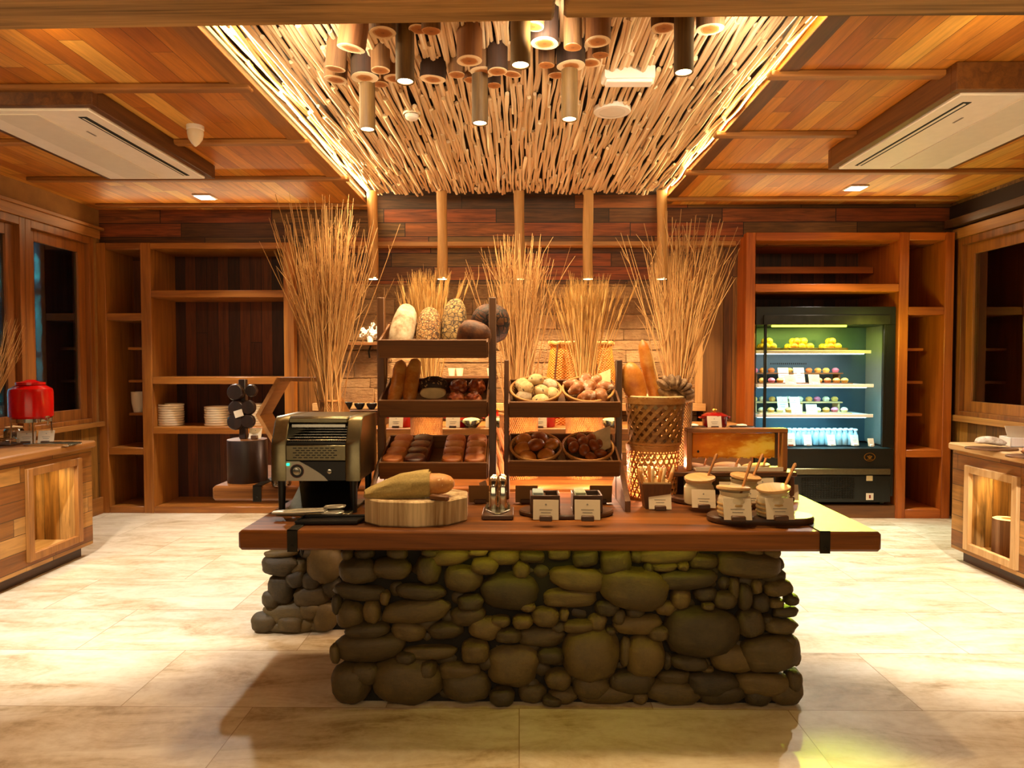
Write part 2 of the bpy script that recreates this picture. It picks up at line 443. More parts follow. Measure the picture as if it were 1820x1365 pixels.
M['wickd'] = wicker('ribbed_vase_wicker', '#9a5a20', '#d08c40', 60, 40)
M['bamboo'] = wood('bamboo_strip', '#a86a2c', '#d09a54', 'X', 3, .5)
M['bambood'] = wood('smoked_bamboo_strip', '#7a4e1e', '#b5803c', 'X', 3, .5)
def comb():
    t = NT('honeycomb'); o = t.obj()
    v = t.n('ShaderNodeTexVoronoi', Vector=o, Scale=170.0).outputs[0]
    n = t.noise(t.mapping(o, (1, 1, 2.2), (.2, 0, .1)), 6, 5, .6)
    sp = t.n('ShaderNodeSeparateXYZ', i0=o)
    k = t.math('ADD', n, t.math('MULTIPLY', sp.outputs[0], .45))
    c = t.ramp(k, [(.42, '#d08a10'), (.52, '#dc9e20'), (.6, '#f2d860'), (.8, '#f6e488')])
    t.P(Base_Color=c, Roughness=.35); t.bump(v, .35, .004)
    tl = t.n('ShaderNodeBsdfTranslucent', Color=c); mx = t.n('ShaderNodeMixShader', i0=.45, i1=t.b, i2=tl); t.t.links.new(mx.outputs[0], t.out.inputs[0]); return t.m
M['comb'] = comb()
def glassm(name, col=(1, 1, 1, 1), rough=.02, refl=.12, tint=.95):
    t = NT(name)
    tr = t.n('ShaderNodeBsdfTransparent', Color=tuple(x * tint for x in col[:3]) + (1,))
    gl = t.n('ShaderNodeBsdfGlossy', Color=(1, 1, 1, 1), Roughness=rough)
    fr = t.n('ShaderNodeFresnel', IOR=1.45)
    k = t.math('ADD', t.math('MULTIPLY', fr, .9), refl * .3)
    mx = t.n('ShaderNodeMixShader', i0=k, i1=tr, i2=gl)
    t.t.links.new(mx.outputs[0], t.out.inputs[0]); return t.m
M['glass'] = glassm('clear_glass')
M['pane'] = glassm('window_glass', (1, 1, 1), .02, .3, .8)
M['bottleglass'] = glassm('bottle_glass', (.93, .98, 1), .04, .35, .92)
def frosted(name='milky_bottle_glass', col=(.75, .86, .9, 1), k=.36):
    t = NT(name); tr = t.n('ShaderNodeBsdfTransparent', Color=(.9, .97, 1, 1)); t.P(Base_Color=col, Roughness=.15)
    mx = t.n('ShaderNodeMixShader', i0=k, i1=tr, i2=t.b); t.t.links.new(mx.outputs[0], t.out.inputs[0]); return t.m
M['frost'] = frosted(); M['jarglass'] = frosted('tan_jar_glass', (.8, .64, .4, 1), .6)
M['espresso'] = wood('espresso_wood', '#140a06', '#2e180c', 'Z', 1.5, .4)
M['niche_x'] = planks('niche_side_boards', ['#a9783a', '#956427', '#b88746'], .12, 3, 'Z', 'X', .5, .012, .5)
M['spoonwood'] = wood('spoon_wood', '#8a5424', '#b9803e', 'Z', 2, .5)
M['seedtop'] = crust('seed_topped_crust', '#a4642a', '#bc7c38', '#cf964e', 8, .6, .4, '#e2c890', .68, 60)
M['leaf'] = dry('garden_leaf', '#3a8a7e', '#8fd8cc')
M['lamp'] = glow('lamp_face', '#ffe2a8', 14)
M['lamp2'] = glow('wall_lamp_face', '#ffdca0', 9)
M['sq'] = glow('square_downlight_face', '#fff0d8', 14)
M['led'] = glow('led_strip', '#ffd27a', 3)
M['tube_w'] = glow('cool_led_tube', '#e8f6ff', 9)
M['tube_b'] = glow('blue_white_led_tube', '#bfeaff', 7)
M['tube_y'] = glow('yellow_green_led_tube', '#d8f040', 6)
M['green'] = glow('green_pilot_light', '#20f0a0', 3)
# ------------------------------------------------------------ room shell
XL, XR = -4.32, 4.36          # side walls
YB = 7.62                     # back wall
ZL, ZR, ZP = 3.12, 3.16, 3.2 # left / right / recessed ceiling
PL, PR = -1.5, 1.43          # edges of the stick panel
def sbox(name, x0, x1, y0, y1, z0, z1, mat, b=0.003):
    return struct(MB().bb(x0, x1, y0, y1, z0, z1, b).build(name, mat))
sbox('floor', XL - .3, XR + .3, -3.5, YB + .2, -.1, 0, M['floor'], 0)
sbox('wall_back', XL - .3, XR + .3, YB, YB + .15, 0, 3.4, M['backing'], 0)

# back wall: boards above, stone below
YW = 6.98
zt = at(900, 345, YW).z + .1; zl = at(900, 436, YW).z
sbox('wall_back', XL, XR, YW, YW + .2, zl, 3.4, M['wallplank'], 0)
sbox('trim_1', -1.9, 2.2, YW - .025, YW + .1, zl - .01, zl + .035, M['trimX'])
ys0 = 7.16; zs = at(900, 505, ys0).z
xsl = at(565, 600, ys0).x; xsr = at(1240, 600, ys0).x
sbox('wall_back', xsl - .1, xsr + .4, ys0 - .02, ys0 + .15, zs, zl + .02, M['wallplank'], 0)
mb = MB(); z = 0.0                                   # rough stone courses
while z < zs - .02:
    h = min(rnd.uniform(.1, .17), zs - z); x = xsl
    while x < xsr:
        w = rnd.uniform(.25, .65); w = min(w, xsr - x)
        d = rnd.uniform(0, .02)
        mb.bb(x + .0006, x + w - .0006, ys0 - d, ys0 + .2, z + .0008, z + h - .0008, .007)
        x += w
    z += h
struct(mb.build('wall_back', M['wallstone']))
zc = at(640, 716, 7.1).z; zc2 = at(640, 729, 7.1).z   # pale ledge along the stone wall
sbox('trim_2', at(560, 720, 7.1).x, at(1250, 720, 7.1).x, 7.0, 7.16, zc2, zc, M['paleX'])
# boards beside the left cabinet, post and boards beside the right cabinet
sbox('wall_back', at(521, 600, 7.05).x, at(572, 600, 7.05).x, 7.05, 7.3, 0, zl, M['boards_v'])
sbox('trim_3', at(1239, 600, 7.08).x, at(1251, 600, 7.08).x, 7.06, 7.3, zc, zs - .1, M['paleZ'])
sbox('trim_4', at(1251, 600, 7.02).x, at(1285, 600, 7.02).x, 7.02, 7.3, 0, zl, M['weather'])
sbox('wall_back', at(1285, 600, 7.06).x, at(1327, 600, 7.06).x, 7.06, 7.3, 0, zl, M['boards_v'])

# side walls with their window openings
def side_wall(side, X, yo, zo, zt_, mats):
    s = 1 if side == 'right' else -1
    n = 'wall_' + side
    sbox(n, X, X + s * .14, -3.5, YB, 0, zo, mats[0], 0)
    sbox(n, X, X + s * .14, -3.5, YB, zt_, 3.4, mats[1], 0)
    sbox(n, X, X + s * .14, -3.5, yo[0], zo, zt_, mats[2], 0)
    sbox(n, X, X + s * .14, yo[1], YB, zo, zt_, mats[2], 0)
zsl, ztl = ox(165, 750, XL).z, ox(164, 424, XL).z
yl1 = ox(164, 600, XL).y; ylm = ox(43, 600, XL).y
side_wall('left', XL, (3.6, yl1 + .02), zsl - .03, ztl, (M['boards_vy'], M['plaster'], M['plaster']))
zsr, ztr = ox(1710, 738, XR).z, ox(1712, 424, XR).z
yr1 = ox(1704, 600, XR).y
side_wall('right', XR, (4.4, yr1), zsr - .03, ztr + .02, (M['boards_vy'], M['wallplank'], M['darkZ']))

def window(n, X, s, y0, y1, z0, z1, fr, mat, parts, sill=True):
    o = struct(MB().bb(X - s * .03, X + s * .14, y0, y0 + fr, z0, z1).bb(X - s * .03, X + s * .14, y1 - fr, y1, z0, z1)
               .bb(X - s * .03, X + s * .14, y0 + fr, y1 - fr, z1 - fr, z1).bb(X - s * .03, X + s * .14, y0 + fr, y1 - fr, z0, z0 + fr * .6)
               .build('window_%d' % n, M[mat + 'Z']))
    ys, ye = y0 + fr, y1 - fr; sf = parts
    fm = MB().bb(X + s * .02, X + s * .052, ys, ys + sf, z0 + fr * .6, z1 - fr).bb(X + s * .02, X + s * .052, ye - sf, ye, z0 + fr * .6, z1 - fr)
    fm.bb(X + s * .02, X + s * .052, ys + sf, ye - sf, z0 + fr * .6, z0 + fr * .6 + sf).bb(X + s * .02, X + s * .052, ys + sf, ye - sf, z1 - fr - sf, z1 - fr)
    struct(fm.build('window_sash', M[mat + 'Z'], o))
    struct(MB().bb(X + s * .04, X + s * .048, ys + sf, ye - sf, z0 + fr * .6 + sf, z1 - fr - sf, 0).build('window_pane', M['pane'], o))
    return o
window(1, XL, -1, ylm - 1.5, ylm, zsl, ztl, .07, 'win', .1)
window(2, XL, -1, ylm, yl1, zsl, ztl, .07, 'win', .1)
window(3, XR, 1, 4.42, yr1, zsr, ztr, .07, 'win', .1)
sbox('trim_5', XL, XL + .06, 3.4, yl1 + .1, zsl - .05, zsl, M['trimY'])
sbox('trim_6', XL, XL + .05, 3.4, yl1 + .08, ztl, ztl + .09, M['trimY'])
sbox('trim_7', XL, XL + .07, 3.4, yl1 + .12, ztl + .09, ztl + .12, M['trimY'])
sbox('trim_8', XR - .06, XR, 3.6, yr1 + .02, zsr - .06, zsr, M['trimY'])
sbox('trim_9', XR - .05, XR, 3.6, yr1 + .05, ztr, ztr + .1, M['trimY'])
sbox('trim_10', XR - .09, XR, 3.6, yr1 + .12, ztr + .12, ztr + .2, M['darkY'])
sbox('baseboard_left', XL, XL + .03, 5.4, YB - .7, 0, .17, M['trimY'])
sbox('baseboard_right', XR - .03, XR, 5.2, YB - .9, 0, .17, M['trimY'])
# a dark blind wall and garden outside the left windows, a dark wall outside the right one
struct(MB().bb(XL - .512, XL - .5, ox(77, 600, XL - .5).y, ylm + 2.6, 0, 3.2, 0).build('wall_outside', M['dkwall']))
struct(MB().bb(XL - 3.2, XL - 3.0, 2, 12, -.1, 3.6, 0).build('wall_outside', plain('garden_wall', '#2a7a86', .9)))
struct(MB().bb(XL - 3.2, XL - .3, 2, 12, -.12, -.02, 0).build('floor', plain('garden_soil', '#1a1c16', .9)))
struct(MB().bb(XR + 1.2, XR + 1.3, 2, 9, -.1, 3.6, 0).build('wall_outside', plain('outside_brown_wall', '#4a2f14', .9)))
mb = MB(); r_ = random.Random(4)
for k in range(2600):                                # garden foliage outside
    p = Vector((XL - r_.uniform(.9, 2.4), r_.uniform(7.0, 10.6), r_.uniform(.1, 2.9)))
    e = Euler((r_.uniform(0, 6), r_.uniform(0, 6), r_.uniform(0, 6))).to_matrix().to_4x4()
    s_ = r_.uniform(.04, .1)
    mb.add([(-s_, 0, 0), (0, -s_ * .35, s_ * .1), (s_, 0, 0), (0, s_ * .35, s_ * .1)], [(0, 1, 2), (0, 2, 3)], Matrix.Translation(p) @ e)
for k in range(9): mb.tube([(XL - 1.0 - .16 * k, 7.2 + .38 * k, -.03), (XL - 1.05 - .16 * k, 7.25 + .38 * k, 2.2)], .03, 6)
tag(mb.build('garden_shrub', M['leaf']), 'teal lit leafy garden shrub outside behind the window glass', 'shrub')

# ------------------------------------------------------------ ceilings
YN = 2.2
sbox('ceiling', XL - .2, PL, -3.5, YW + .2, ZL, ZL + .1, M['ceil'], 0)
sbox('ceiling', PR, XR + .2, -3.5, YW + .2, ZR, ZR + .1, M['ceil'], 0)
sbox('ceiling', PL - .2, PR + .2, -3.5, YW + .2, ZP + .06, ZP + .16, M['backing'], 0)
mb = MB(); r_ = random.Random(5); x = PL + .02
yend = on(900, 344, ZP - .01).y
while x < PR - .01:
    y = 2.3 + r_.uniform(-.5, 0)
    while y < yend:
        L = r_.uniform(.45, 1.35); y1 = min(y + L, yend + r_.uniform(-.03, .05)); n = 7
        if y1 - y < .12: break
        ra = r_.uniform(.0105, .017); dx = r_.uniform(-.008, .008); sl = r_.uniform(-.016, .016)
        ph = r_.uniform(0, 6); z0 = ZP + r_.uniform(-.012, .022); pts = []; rad = []
        for k in range(n):
            u = k / (n - 1)
            pts.append((x + dx + sl * (u - .5) + .006 * math.sin(ph + 5 * u) + r_.uniform(-.002, .002), y + (y1 - y) * u, z0 + .01 * math.sin(ph * 2 + 4 * u)))
            rad.append(ra * r_.uniform(.85, 1.15) * (1 - .25 * u))
        mb.tube(pts, rad, 6)
        y = y1 + r_.uniform(-.08, .02)
    x += r_.uniform(.0195, .0245)
struct(mb.build('ceiling', M['stick']))
# edges of the recess, strip lights
sbox('trim_11', PL - .12, PL + .005, -3.5, 6.9, ZL - .012, ZL + .0, M['trimY'])
sbox('trim_12', PR - .005, PR + .1, -3.5, 6.9, ZR - .012, ZR + .0, M['rackY'])
o = tag(MB().bb(PL + .004, PL + .014, 2.4, 6.6, ZL + .03, ZL + .044, .002).build('led_strip', M['led']), 'glowing warm strip light along one edge of the stick ceiling', 'strip light')
def batten(n, x0, x1, y, z, mat):
    h, d = .035, .07
    o = MB().bb(x0, x1, y, y + d, z - h, z, .012).build('trim_%d' % n, M[mat]); struct(o)
nb = 20
for (py, xa, xb) in ((158, -100, 445), (254, 295, 550), (320, 45, 620), (367, 168, 656)):
    a, b = on(xa, py, ZL - .03), on(xb, py, ZL - .03)
    batten(nb, max(a.x, XL), b.x, a.y, ZL, 'trimX'); nb += 1
a, b = on(-100, 254, ZL - .03), on(50, 254, ZL - .03); batten(nb, XL, b.x, a.y, ZL, 'trimX'); nb += 1
for (py, xa, xb) in ((133, 1370, 1900), (240, 1272, 1558), (307, 1220, 1900), (355, 1183, 1700)):
    a, b = on(xa, py, ZR - .03), on(xb, py, ZR - .03)
    batten(nb, a.x, min(b.x, XR), a.y, ZR, 'trimX'); nb += 1
# near ceiling beam in two lengths
yb = on(900, 40, 2.95).y
o = struct(MB().bb(-4.4, on(1001, 30, 2.95).x - .004, yb - .3, yb, 2.95, 3.3, .012).build('trim_40', M['beam']))
o.rotation_euler = (0, -.011, 0)
struct(MB().bb(on(1001, 30, 2.95).x + .004, 4.4, yb - .3, yb - .005, 2.96, 3.3, .012).build('trim_41', M['beam']))
# ceiling fittings ------------------------------------------------
def ac(name, label, far, near, xr_px, X0, X1, zc_, slot_side):
    z = 3.0; yf, yn = on(far[0], far[1], z).y, on(near[0], near[1], z).y
    t = thing(name, label, 'air conditioner', ((X0 + X1) / 2, (yf + yn) / 2, z), 0, 'ceiling air conditioners')
    w, l = X1 - X0, yf - yn; hh = zc_ - z - .003
    b = MB()
    for s in (-1, 1):
        b.box((s * (w / 2 + .03), 0, hh / 2 + .006), (.05, l - .002, hh - .012)); b.box((0, s * (l / 2 + .025), hh / 2 + .006), (w + .11, .05, hh - .012))
    b.build('wood_housing', M['rackY'], t)
    MB().box((0, 0, .012), (w, l, .024), None, .006).build('cover_panel', M['white'], t)
    MB().box((-slot_side * w * .12, 0, -.003), (w * .36, l * .93, .008), None, .003).build('intake_grille', M['acgrey'], t)
    sx = slot_side * (w / 2 - .1)
    MB().box((sx, 0, -.001), (.05, l * .86, .004), None, .001).build('air_slot', M['blackmat'], t)
    MB().box((sx - .004, 0, -.005), (.014, l * .84, .004), (0, .3, 0), .001).build('louver', M['acgrey'], t)
    MB().box((sx - slot_side * .13, -l * .23, -.0015), (.012, .09, .002), None, 0).build('printed_mark', M['print'], t)
    return t
ac('air_conditioner', 'white ceiling cassette in a wooden box beside the white cone sensor', (365, 318), (158, 196), 0, on(195, 318, 3.0).x, on(365, 318, 3.0).x, ZL, 1)
ac('air_conditioner', 'white ceiling cassette in a wooden box above the fridge side of the room', (1490, 301), (1710, 169), 0, on(1490, 301, 3.0).x, on(1684, 301, 3.0).x, ZR, -1)
def sqlight(px, py, z, label):
    p = on(px, py, z)
    t = thing('downlight', label, 'ceiling light', p, 0, 'square downlights')
    MB().box((0, 0, .0), (.17, .17, .012), None, .003).build('frame', M['white'], t)
    MB().box((0, 0, -.0075), (.14, .14, .004), None, .001).build('diffuser', M['sq'], t)
    return p
DL = sqlight(364, 350, ZL - .007, 'glowing square downlight in the planks above the empty plate cabinet')
DR = sqlight(1521, 334, ZR - .007, 'glowing square downlight in the planks above the fridge')
p = on(347, 224, ZL)
t = thing('motion_sensor', 'white cone shaped sensor under the ceiling planks', 'sensor', (p.x, p.y, ZL))
MB().lathe([(0, 0), (.055, 0), (.055, -.025), (.05, -.03)], 28).build('base', M['white'], t)
MB().lathe([(.05, -.03), (.052, -.05), (.045, -.085), (.025, -.115), (.006, -.135), (0, -.137)], 28).build('lens_dome', M['ceramic'], t)
p = on(1120, 138, ZP - .06)
t = thing('emergency_light', 'white box shaped emergency light on the stick ceiling', 'emergency light', (p.x, p.y, ZP - .06))
MB().prism([(-.14, 0), (.14, 0), (.15, .0), (.12, .09), (-.12, .09), (-.15, 0)][0:2] + [(.15, .1), (-.15, .1)], 0, .072, None, .008).build('housing', M['acgrey'], t)
MB().box((0, .05, -.008), (.26, .08, .02), None, .006).build('diffuser', M['white'], t)
p = on(1088, 200, ZP - .03)
t = thing('ceiling_speaker', 'round white ceiling speaker set in the sticks', 'speaker', (p.x, p.y, ZP - .03))
MB().lathe([(.085, .0), (.115, .0), (.12, .006), (.12, .03), (.08, .03), (.08, .004)], 40).build('rim', M['white'], t)
MB().lathe([(0, -.002), (.085, .001), (.085, .01), (0, .01)], 40).build('grille', M['acgrey'], t)
p = on(732, 213, ZP - .065)
t = thing('smoke_detector', 'small white smoke detector on the stick ceiling', 'smoke detector', (p.x, p.y, ZP - .065))
MB().lathe([(0, 0), (.03, 0), (.042, .01), (.045, .03)], 28).build('sensing_head', M['white'], t)
MB().lathe([(.055, .03), (.058, .035), (.058, .06), (0, .06)], 28).build('base', M['ceramic'], t)

# tube pendants ---------------------------------------------------
LAMPS = []
TB = [(653, 231, 3.14), (720, 146, 3.26), (853, 220, 3.13), (925, 117, 3.26), (1012, 213, 3.14), (1215, 130, 3.26)]
tubelab = ['dark tube pendant through the ringed log end, beside the smoke detector', 'dark tube pendant between the big log cluster and the single dark log', 'dark tube pendant hanging below the large reddish log', 'short looking dark tube pendant ahead of the logs, near the middle of the beam',
           'dark tube pendant hanging through a log between the beam joint and the speaker', 'lone dark tube pendant past the emergency light']
for (px, py, zt_), lab in zip(TB, tubelab):
    p = on(px, py, 2.84)
    t = thing('tube_pendant', lab, 'pendant light', p, 0, 'tube pendants')
    MB().lathe([(.036, .012), (.036, .002), (.0425, 0), (.0435, .01), (.0435, ZP - 2.84), (0, ZP - 2.84)], 24).build('tube', M['tube'], t)
    MB().lathe([(0, .006), (.036, .006), (.036, .012), (0, .012)], 24).build('lamp', M['lamp'], t)
    LAMPS.append(p)
# cut logs on the ceiling ------------------------------------------
LG = [(624, 86, 50, 3.02, 'barkred', .18), (680, 58, 48, 3.02, 'bark', 0), (596, 123, 34, 3.06, 'bark', .1), (597, 142, 42, 3.1, 'bark', .05), (648, 138, 50, 3.09, 'barkdark', 0),
      (676, 125, 34, 3.08, 'bark', 0), (702, 140, 40, 3.12, 'barkred', 0), (675, 150, 30, 3.16, 'bark', 0), (745, 52, 38, 3.06, 'bark', 0), (766, 55, 32, 3.0, 'bark', 0), (769, 141, 44, 3.11, 'barkdark', .05),
      (834, 108, 46, 3.04, 'barkred', 0), (812, 133, 30, 3.12, 'bark', 0), (838, 142, 28, 3.15, 'barkred', 0), (884, 127, 36, 3.07, 'barkdark', 0), (858, 128, 46, 3.1, 'bark', 0), (910, 132, 34, 3.14, 'bark', .1),
      (878, 152, 26, 3.12, 'barkdark', 0), (948, 47, 40, 3.04, 'bark', .1), (968, 77, 50, 3.03, 'barkdark', 0), (971, 116, 28, 3.06, 'bark', 0), (1018, 84, 32, 3.0, 'bark', 0), (1062, 74, 46, 3.04, 'barkred', 0),
      (1067, 98, 28, 3.07, 'bark', 0), (1015, 117, 50, 3.1, 'barkdark', 0), (1050, 112, 36, 3.14, 'barkred', 0), (990, 134, 30, 3.15, 'bark', 0), (1180, 50, 44, 3.08, 'bark', 0), (1262, 52, 46, 3.06, 'bark', 0)]
loglab = ['tilted reddish log hanging at the front of the big log cluster', 'pale wide log with a large cut face just under the beam', 'slim pale log behind the tilted reddish log', 'short wide log low at the edge of the cluster over the wheat', 'dark log pierced by the tube pendant near the smoke detector',
          'slim pale log touching the dark pierced log', 'reddish log half behind a long tube pendant', 'small low log behind the pierced dark log', 'log half hidden by the beam next to a tube pendant', 'small pale log peeping out under the beam',
          'single dark log with an oval cracked cut face standing apart', 'large reddish log with a bright orange cut face', 'slim log tucked behind the large reddish log', 'small reddish stub below the large reddish log', 'dark ribbed log beside the large reddish log', 'pale log whose ring surrounds the middle tube pendant',
          'shallow pale log behind the ribbed dark log', 'tiny dark log low behind the middle tube pendant', 'pale log half under the beam beside the short looking tube', 'wide dark log with double cut face near the beam joint', 'slim pale log below the wide dark one', 'slim pale log hanging under the beam joint', 'reddish log with a bright oval face past the beam joint',
          'small pale log beneath the reddish oval faced log', 'dark log pierced by the tube pendant nearest the speaker', 'square faced reddish stub near the emergency light', 'low pale log behind the tube nearest the speaker', 'pale log under the beam before the lone tube pendant', 'pale log under the beam past the lone tube pendant']
for (px, py, wpx, z, mt, tilt), lab in zip(LG, loglab):
    p = on(px, py, z); r = wpx * p.y / F / 2
    t = thing('hanging_log', lab, 'log', p, (tilt * .6, tilt, 0), 'cut logs on the ceiling')
    sd = rnd.random() * 50
    fn = lambda a, zz, sd=sd: 1 + .05 * math.sin(2 * a + sd) + .03 * math.sin(3 * a + sd * 2)
    MB().lathe([(r * .985, 0), (r, .006), (r * 1.0, (ZP + .03 - z))], 28, None, fn).build('bark', M[mt], t)
    MB().lathe([(0, -.001), (r * .5, -.0015), (r * .97, -.001), (r * .985, .002)], 28, None, fn).build('cut_face', M['cut'], t)
# log spot pendants before the stone wall ---------------------------
SPOTS = []
plab = ['pale log pendant with a lit end over the tall branch bunch', 'pale log pendant with a lit end above the wheat sheaf by the loaf rack', 'pale log pendant in the middle, its lit end among twigs',
        'knotty pale log pendant above the wheat sheaf by the roll baskets', 'pale log pendant over the branches by the baguette basket']
for px, lab in zip((663, 786, 923, 1045, 1176), plab):
    p = at(px, 496, 6.5); r = .048
    t = thing('log_pendant', lab, 'pendant light', p, 0, 'log pendants along the stone wall')
    sd = rnd.random() * 30; zt2 = ZP - .02 - p.z
    fn = lambda a, zz, sd=sd: 1 + .08 * math.sin(a + zz * 5 + sd) + .05 * math.sin(2 * a + sd + zz * 9)
    MB().lathe([(r * .8, .01), (r, 0)] + [(r, zt2 * k / 10) for k in range(1, 11)] + [(0, zt2)], 20, None, fn).build('log_body', M['post'], t)
    MB().lathe([(0, -.003), (r * .9, -.003), (r * .9, .012), (0, .012)], 20).build('lamp', M['lamp2'], t)
    SPOTS.append(p)
# ------------------------------------------------------------ shelf cabinets
def cabinet(name, label, Y, yb, posts, spans, wide, narrow, nar_first, mat, back, pegs, extra=None):
    fl = at((posts[0][0] + posts[-1][1]) / 2, 900, Y)
    X = lambda px: at(px, 660, Y).x
    Z = lambda py: at(900, py, Y).z
    x0, x1 = X(posts[0][0]), X(posts[-1][1]); cx = (x0 + x1) / 2
    t = thing(name, label, 'shelf cabinet', (cx, Y, 0))
    ztop = Z(spans[0])
    for a, b in posts:
        xa, xb = X(a) - cx, X(b) - cx
        MB().bb(xa, xb, 0, .09, 0, ztop, .005).build('post', M[mat + 'Z'], t)
        MB().bb(xa + .012, xb - .012, .09, yb - Y, .0, ztop - .02).build('side_board', M[mat + 'Z'], t)
    MB().bb(x0 - cx, x1 - cx, yb - Y, yb - Y + .02, 0, ztop).build('back_panel', back, t)
    for (pa, pb, rows) in ((posts[nar_first][1], posts[nar_first + 1][0], narrow), (posts[1 - nar_first][1], posts[2 - nar_first][0], wide)):
        xa, xb = X(pa) - cx, X(pb) - cx
        for (ya, yb2) in rows:
            za, zb = Z(yb2), Z(ya)
            if za < .04: za = 0.0
            MB().bb(xa, xb, .004, yb - Y, za, zb, .005).build('shelf', M[mat + 'X'], t)
    for (pa, pb, y) in pegs:
        MB().bb(X(pa) - cx, X(pb) - cx, .22, yb - Y, Z(y + 5), Z(y), .003).build('small_shelf', M[mat + 'X'], t)
    return t, X, Z, cx
CL = 6.92
cabL, XcL, ZcL, cxL = cabinet('shelf_cabinet', 'tall brown wooden shelf cabinet holding stacked bowls, by the left window wall', CL, 7.45, [(174, 190), (252, 270), (505, 523)], (430,),
        [(430, 441), (515, 528), (670, 683), (760, 772), (902, 914)], [(430, 442), (556, 569), (797, 809), (902, 914)], 0, 'cab', M['cabback_l'], [(206, 253, 616), (206, 253, 676), (206, 253, 737)])
CR = 6.76
cabR, XcR, ZcR, cxR = cabinet('shelf_cabinet', 'tall wooden cabinet, red lamp light in its colour, built around the lit fridge', CR, 7.6, [(1324, 1341), (1596, 1613), (1677, 1693)], (414,),
        [(414, 428), (505, 519)], [(414, 428), (546, 560), (799, 812), (904, 917)], 1, 'red', M['cabback_l'], [(1612, 1664, 618), (1612, 1664, 678), (1612, 1664, 737)])
MB().bb(XcR(1341) - cxR, XcR(1596) - cxR, .5, .55, ZcR(475), ZcR(462)).build('rear_rail', M['redX'], cabR)
MB().bb(XcR(1341) - cxR, XcR(1600) - cxR, .012, .84, 0, .128).build('plinth', M['rackX'], cabR)
# bowls stacked on the left cabinet shelf
zsh = ZcL(760)
bowl = tag(MB().lathe([(0, 0), (.1, 0), (.122, .003), (.126, .01), (.126, .025), (.122, .025), (.118, .008), (0, .006)], 32).build('plate', M['ceramic'], None, (0, 0, zsh)), '', 'plate', 'cream plates stacked in the shelf cabinet')
first = True
for k, (px, n, nm) in enumerate(((304, 9, 'nearest the narrow bays'), (386, 8, 'in the middle of its shelf'), (456, 9, 'beside the hexagon shelf'))):
    x = at(px, 720, CL + .2).x
    for i in range(n):
        o = bowl if first else bowl.copy()
        if not first: COL.objects.link(o)
        first = False
        o.location = (x + rnd.uniform(-.003, .003), CL + .2, zsh + .0005 + i * .0255)
        o['label'] = 'cream plate %s of the stack %s' % ('at the bottom' if i == 0 else 'on top' if i == n - 1 else '%s from the bottom' % ['', 'second', 'third', 'fourth', 'fifth', 'sixth', 'seventh', 'eighth', 'ninth'][i], nm)
tag(MB().lathe([(0, 0), (.05, 0), (.07, .1), (.075, .22), (.068, .22), (.06, .1), (0, .02)], 24).build('storage_jar', M['ceramic'], None, (at(247, 730, CL + .3).x, CL + .3, ZcL(737) + .001)), 'pale jar half hidden in the narrow bay of the brown shelf cabinet', 'jar')

# ------------------------------------------------------------ display fridge
FY = 6.77; FB = .13
fx0, fx1 = at(1342.5, 700, FY).x, at(1590, 700, FY).x; fcx = (fx0 + fx1) / 2; fw = fx1 - fx0
FZ = lambda py: at(1460, py, FY).z - FB
FX = lambda px: at(px, 700, FY).x - fcx
fr = thing('display_fridge', 'black open display fridge with yellow green and blue lit shelves', 'fridge', (fcx, FY, FB))
hd = .58
b = MB().bb(-fw / 2, fw / 2, 0, hd, .09, FZ(797)); b.build('base_cabinet', M['fridge'], fr)
MB().bb(-fw / 2 + .03, fw / 2 - .03, -.012, .02, FZ(892), FZ(845)).build('lower_panel', M['fridge'], fr)
g = MB(); gx0, gx1 = FX(1425), FX(1520)
for i in range(10):
    z = FZ(886) + (FZ(848) - FZ(886)) * (i + .5) / 10; g.bb(gx0, gx1, -.02, -.012, z - .006, z + .003, .001)
for i in range(20):
    x = gx0 + (gx1 - gx0) * (i + .5) / 20; g.bb(x - .004, x + .004, -.02, -.012, FZ(886), FZ(848), .001)
g.build('vent_grille', M['iron'], fr)
MB().bb(-fw / 2 + .01, fw / 2 - .04, -.03, .0, FZ(843), FZ(832), .006).build('bumper_bar', M['steel'], fr)
e = MB(); rot = RT((pi / 2, 0, 0), (FX(1547), -.004, FZ(812)))
e.lathe([(.036, 0), (.042, 0), (.042, .004), (.036, .004)], 36, rot @ Matrix.Scale(1.35, 4, (1, 0, 0)))
for k in (-1, 0, 1): e.tube([rot @ Vector((0, -.02, .003)), rot @ Vector((k * .02, .016 - abs(k) * .006, .003))], [.004, .007], 6)
e.box(rot @ Vector((0, -.022, .003)), (.05, .003, .006), None, .001)
e.build('oval_emblem', M['gold_m'], fr)
MB().bb(FX(1541), FX(1552), -.016, -.012, FZ(854), FZ(845), 0).build('sticker', M['parch'], fr)['label'] = 'small tan sticker'
s_ = MB().bb(FX(1541), FX(1554), -.016, -.012, FZ(888), FZ(876), 0).build('sticker', M['paper'], fr); s_['label'] = 'white sticker with a dark mark'
MB().bb(FX(1546), FX(1549), -.017, -.016, FZ(885), FZ(879), 0).build('printed_mark', M['redlid'], s_)
for x in (-.6, .6):
    for y in (.05, .5):
        c = MB().cyl((x * fw / 1.4 - .02, y, .035), (x * fw / 1.4 + .02, y, .035), .035, None, 18); c.box((x * fw / 1.4, y, .075), (.05, .05, .04)); c.build('caster', M['iron'], fr)
zc0, zc1 = FZ(795), FZ(577)
MB().bb(-fw / 2, fw / 2, .0, hd, FZ(577), FZ(545)).build('header', M['fridge'], fr)
MB().bb(FX(1355), fw / 2 - .06, -.02, .0, FZ(577), FZ(560)).build('header_lip', M['iron'], fr)
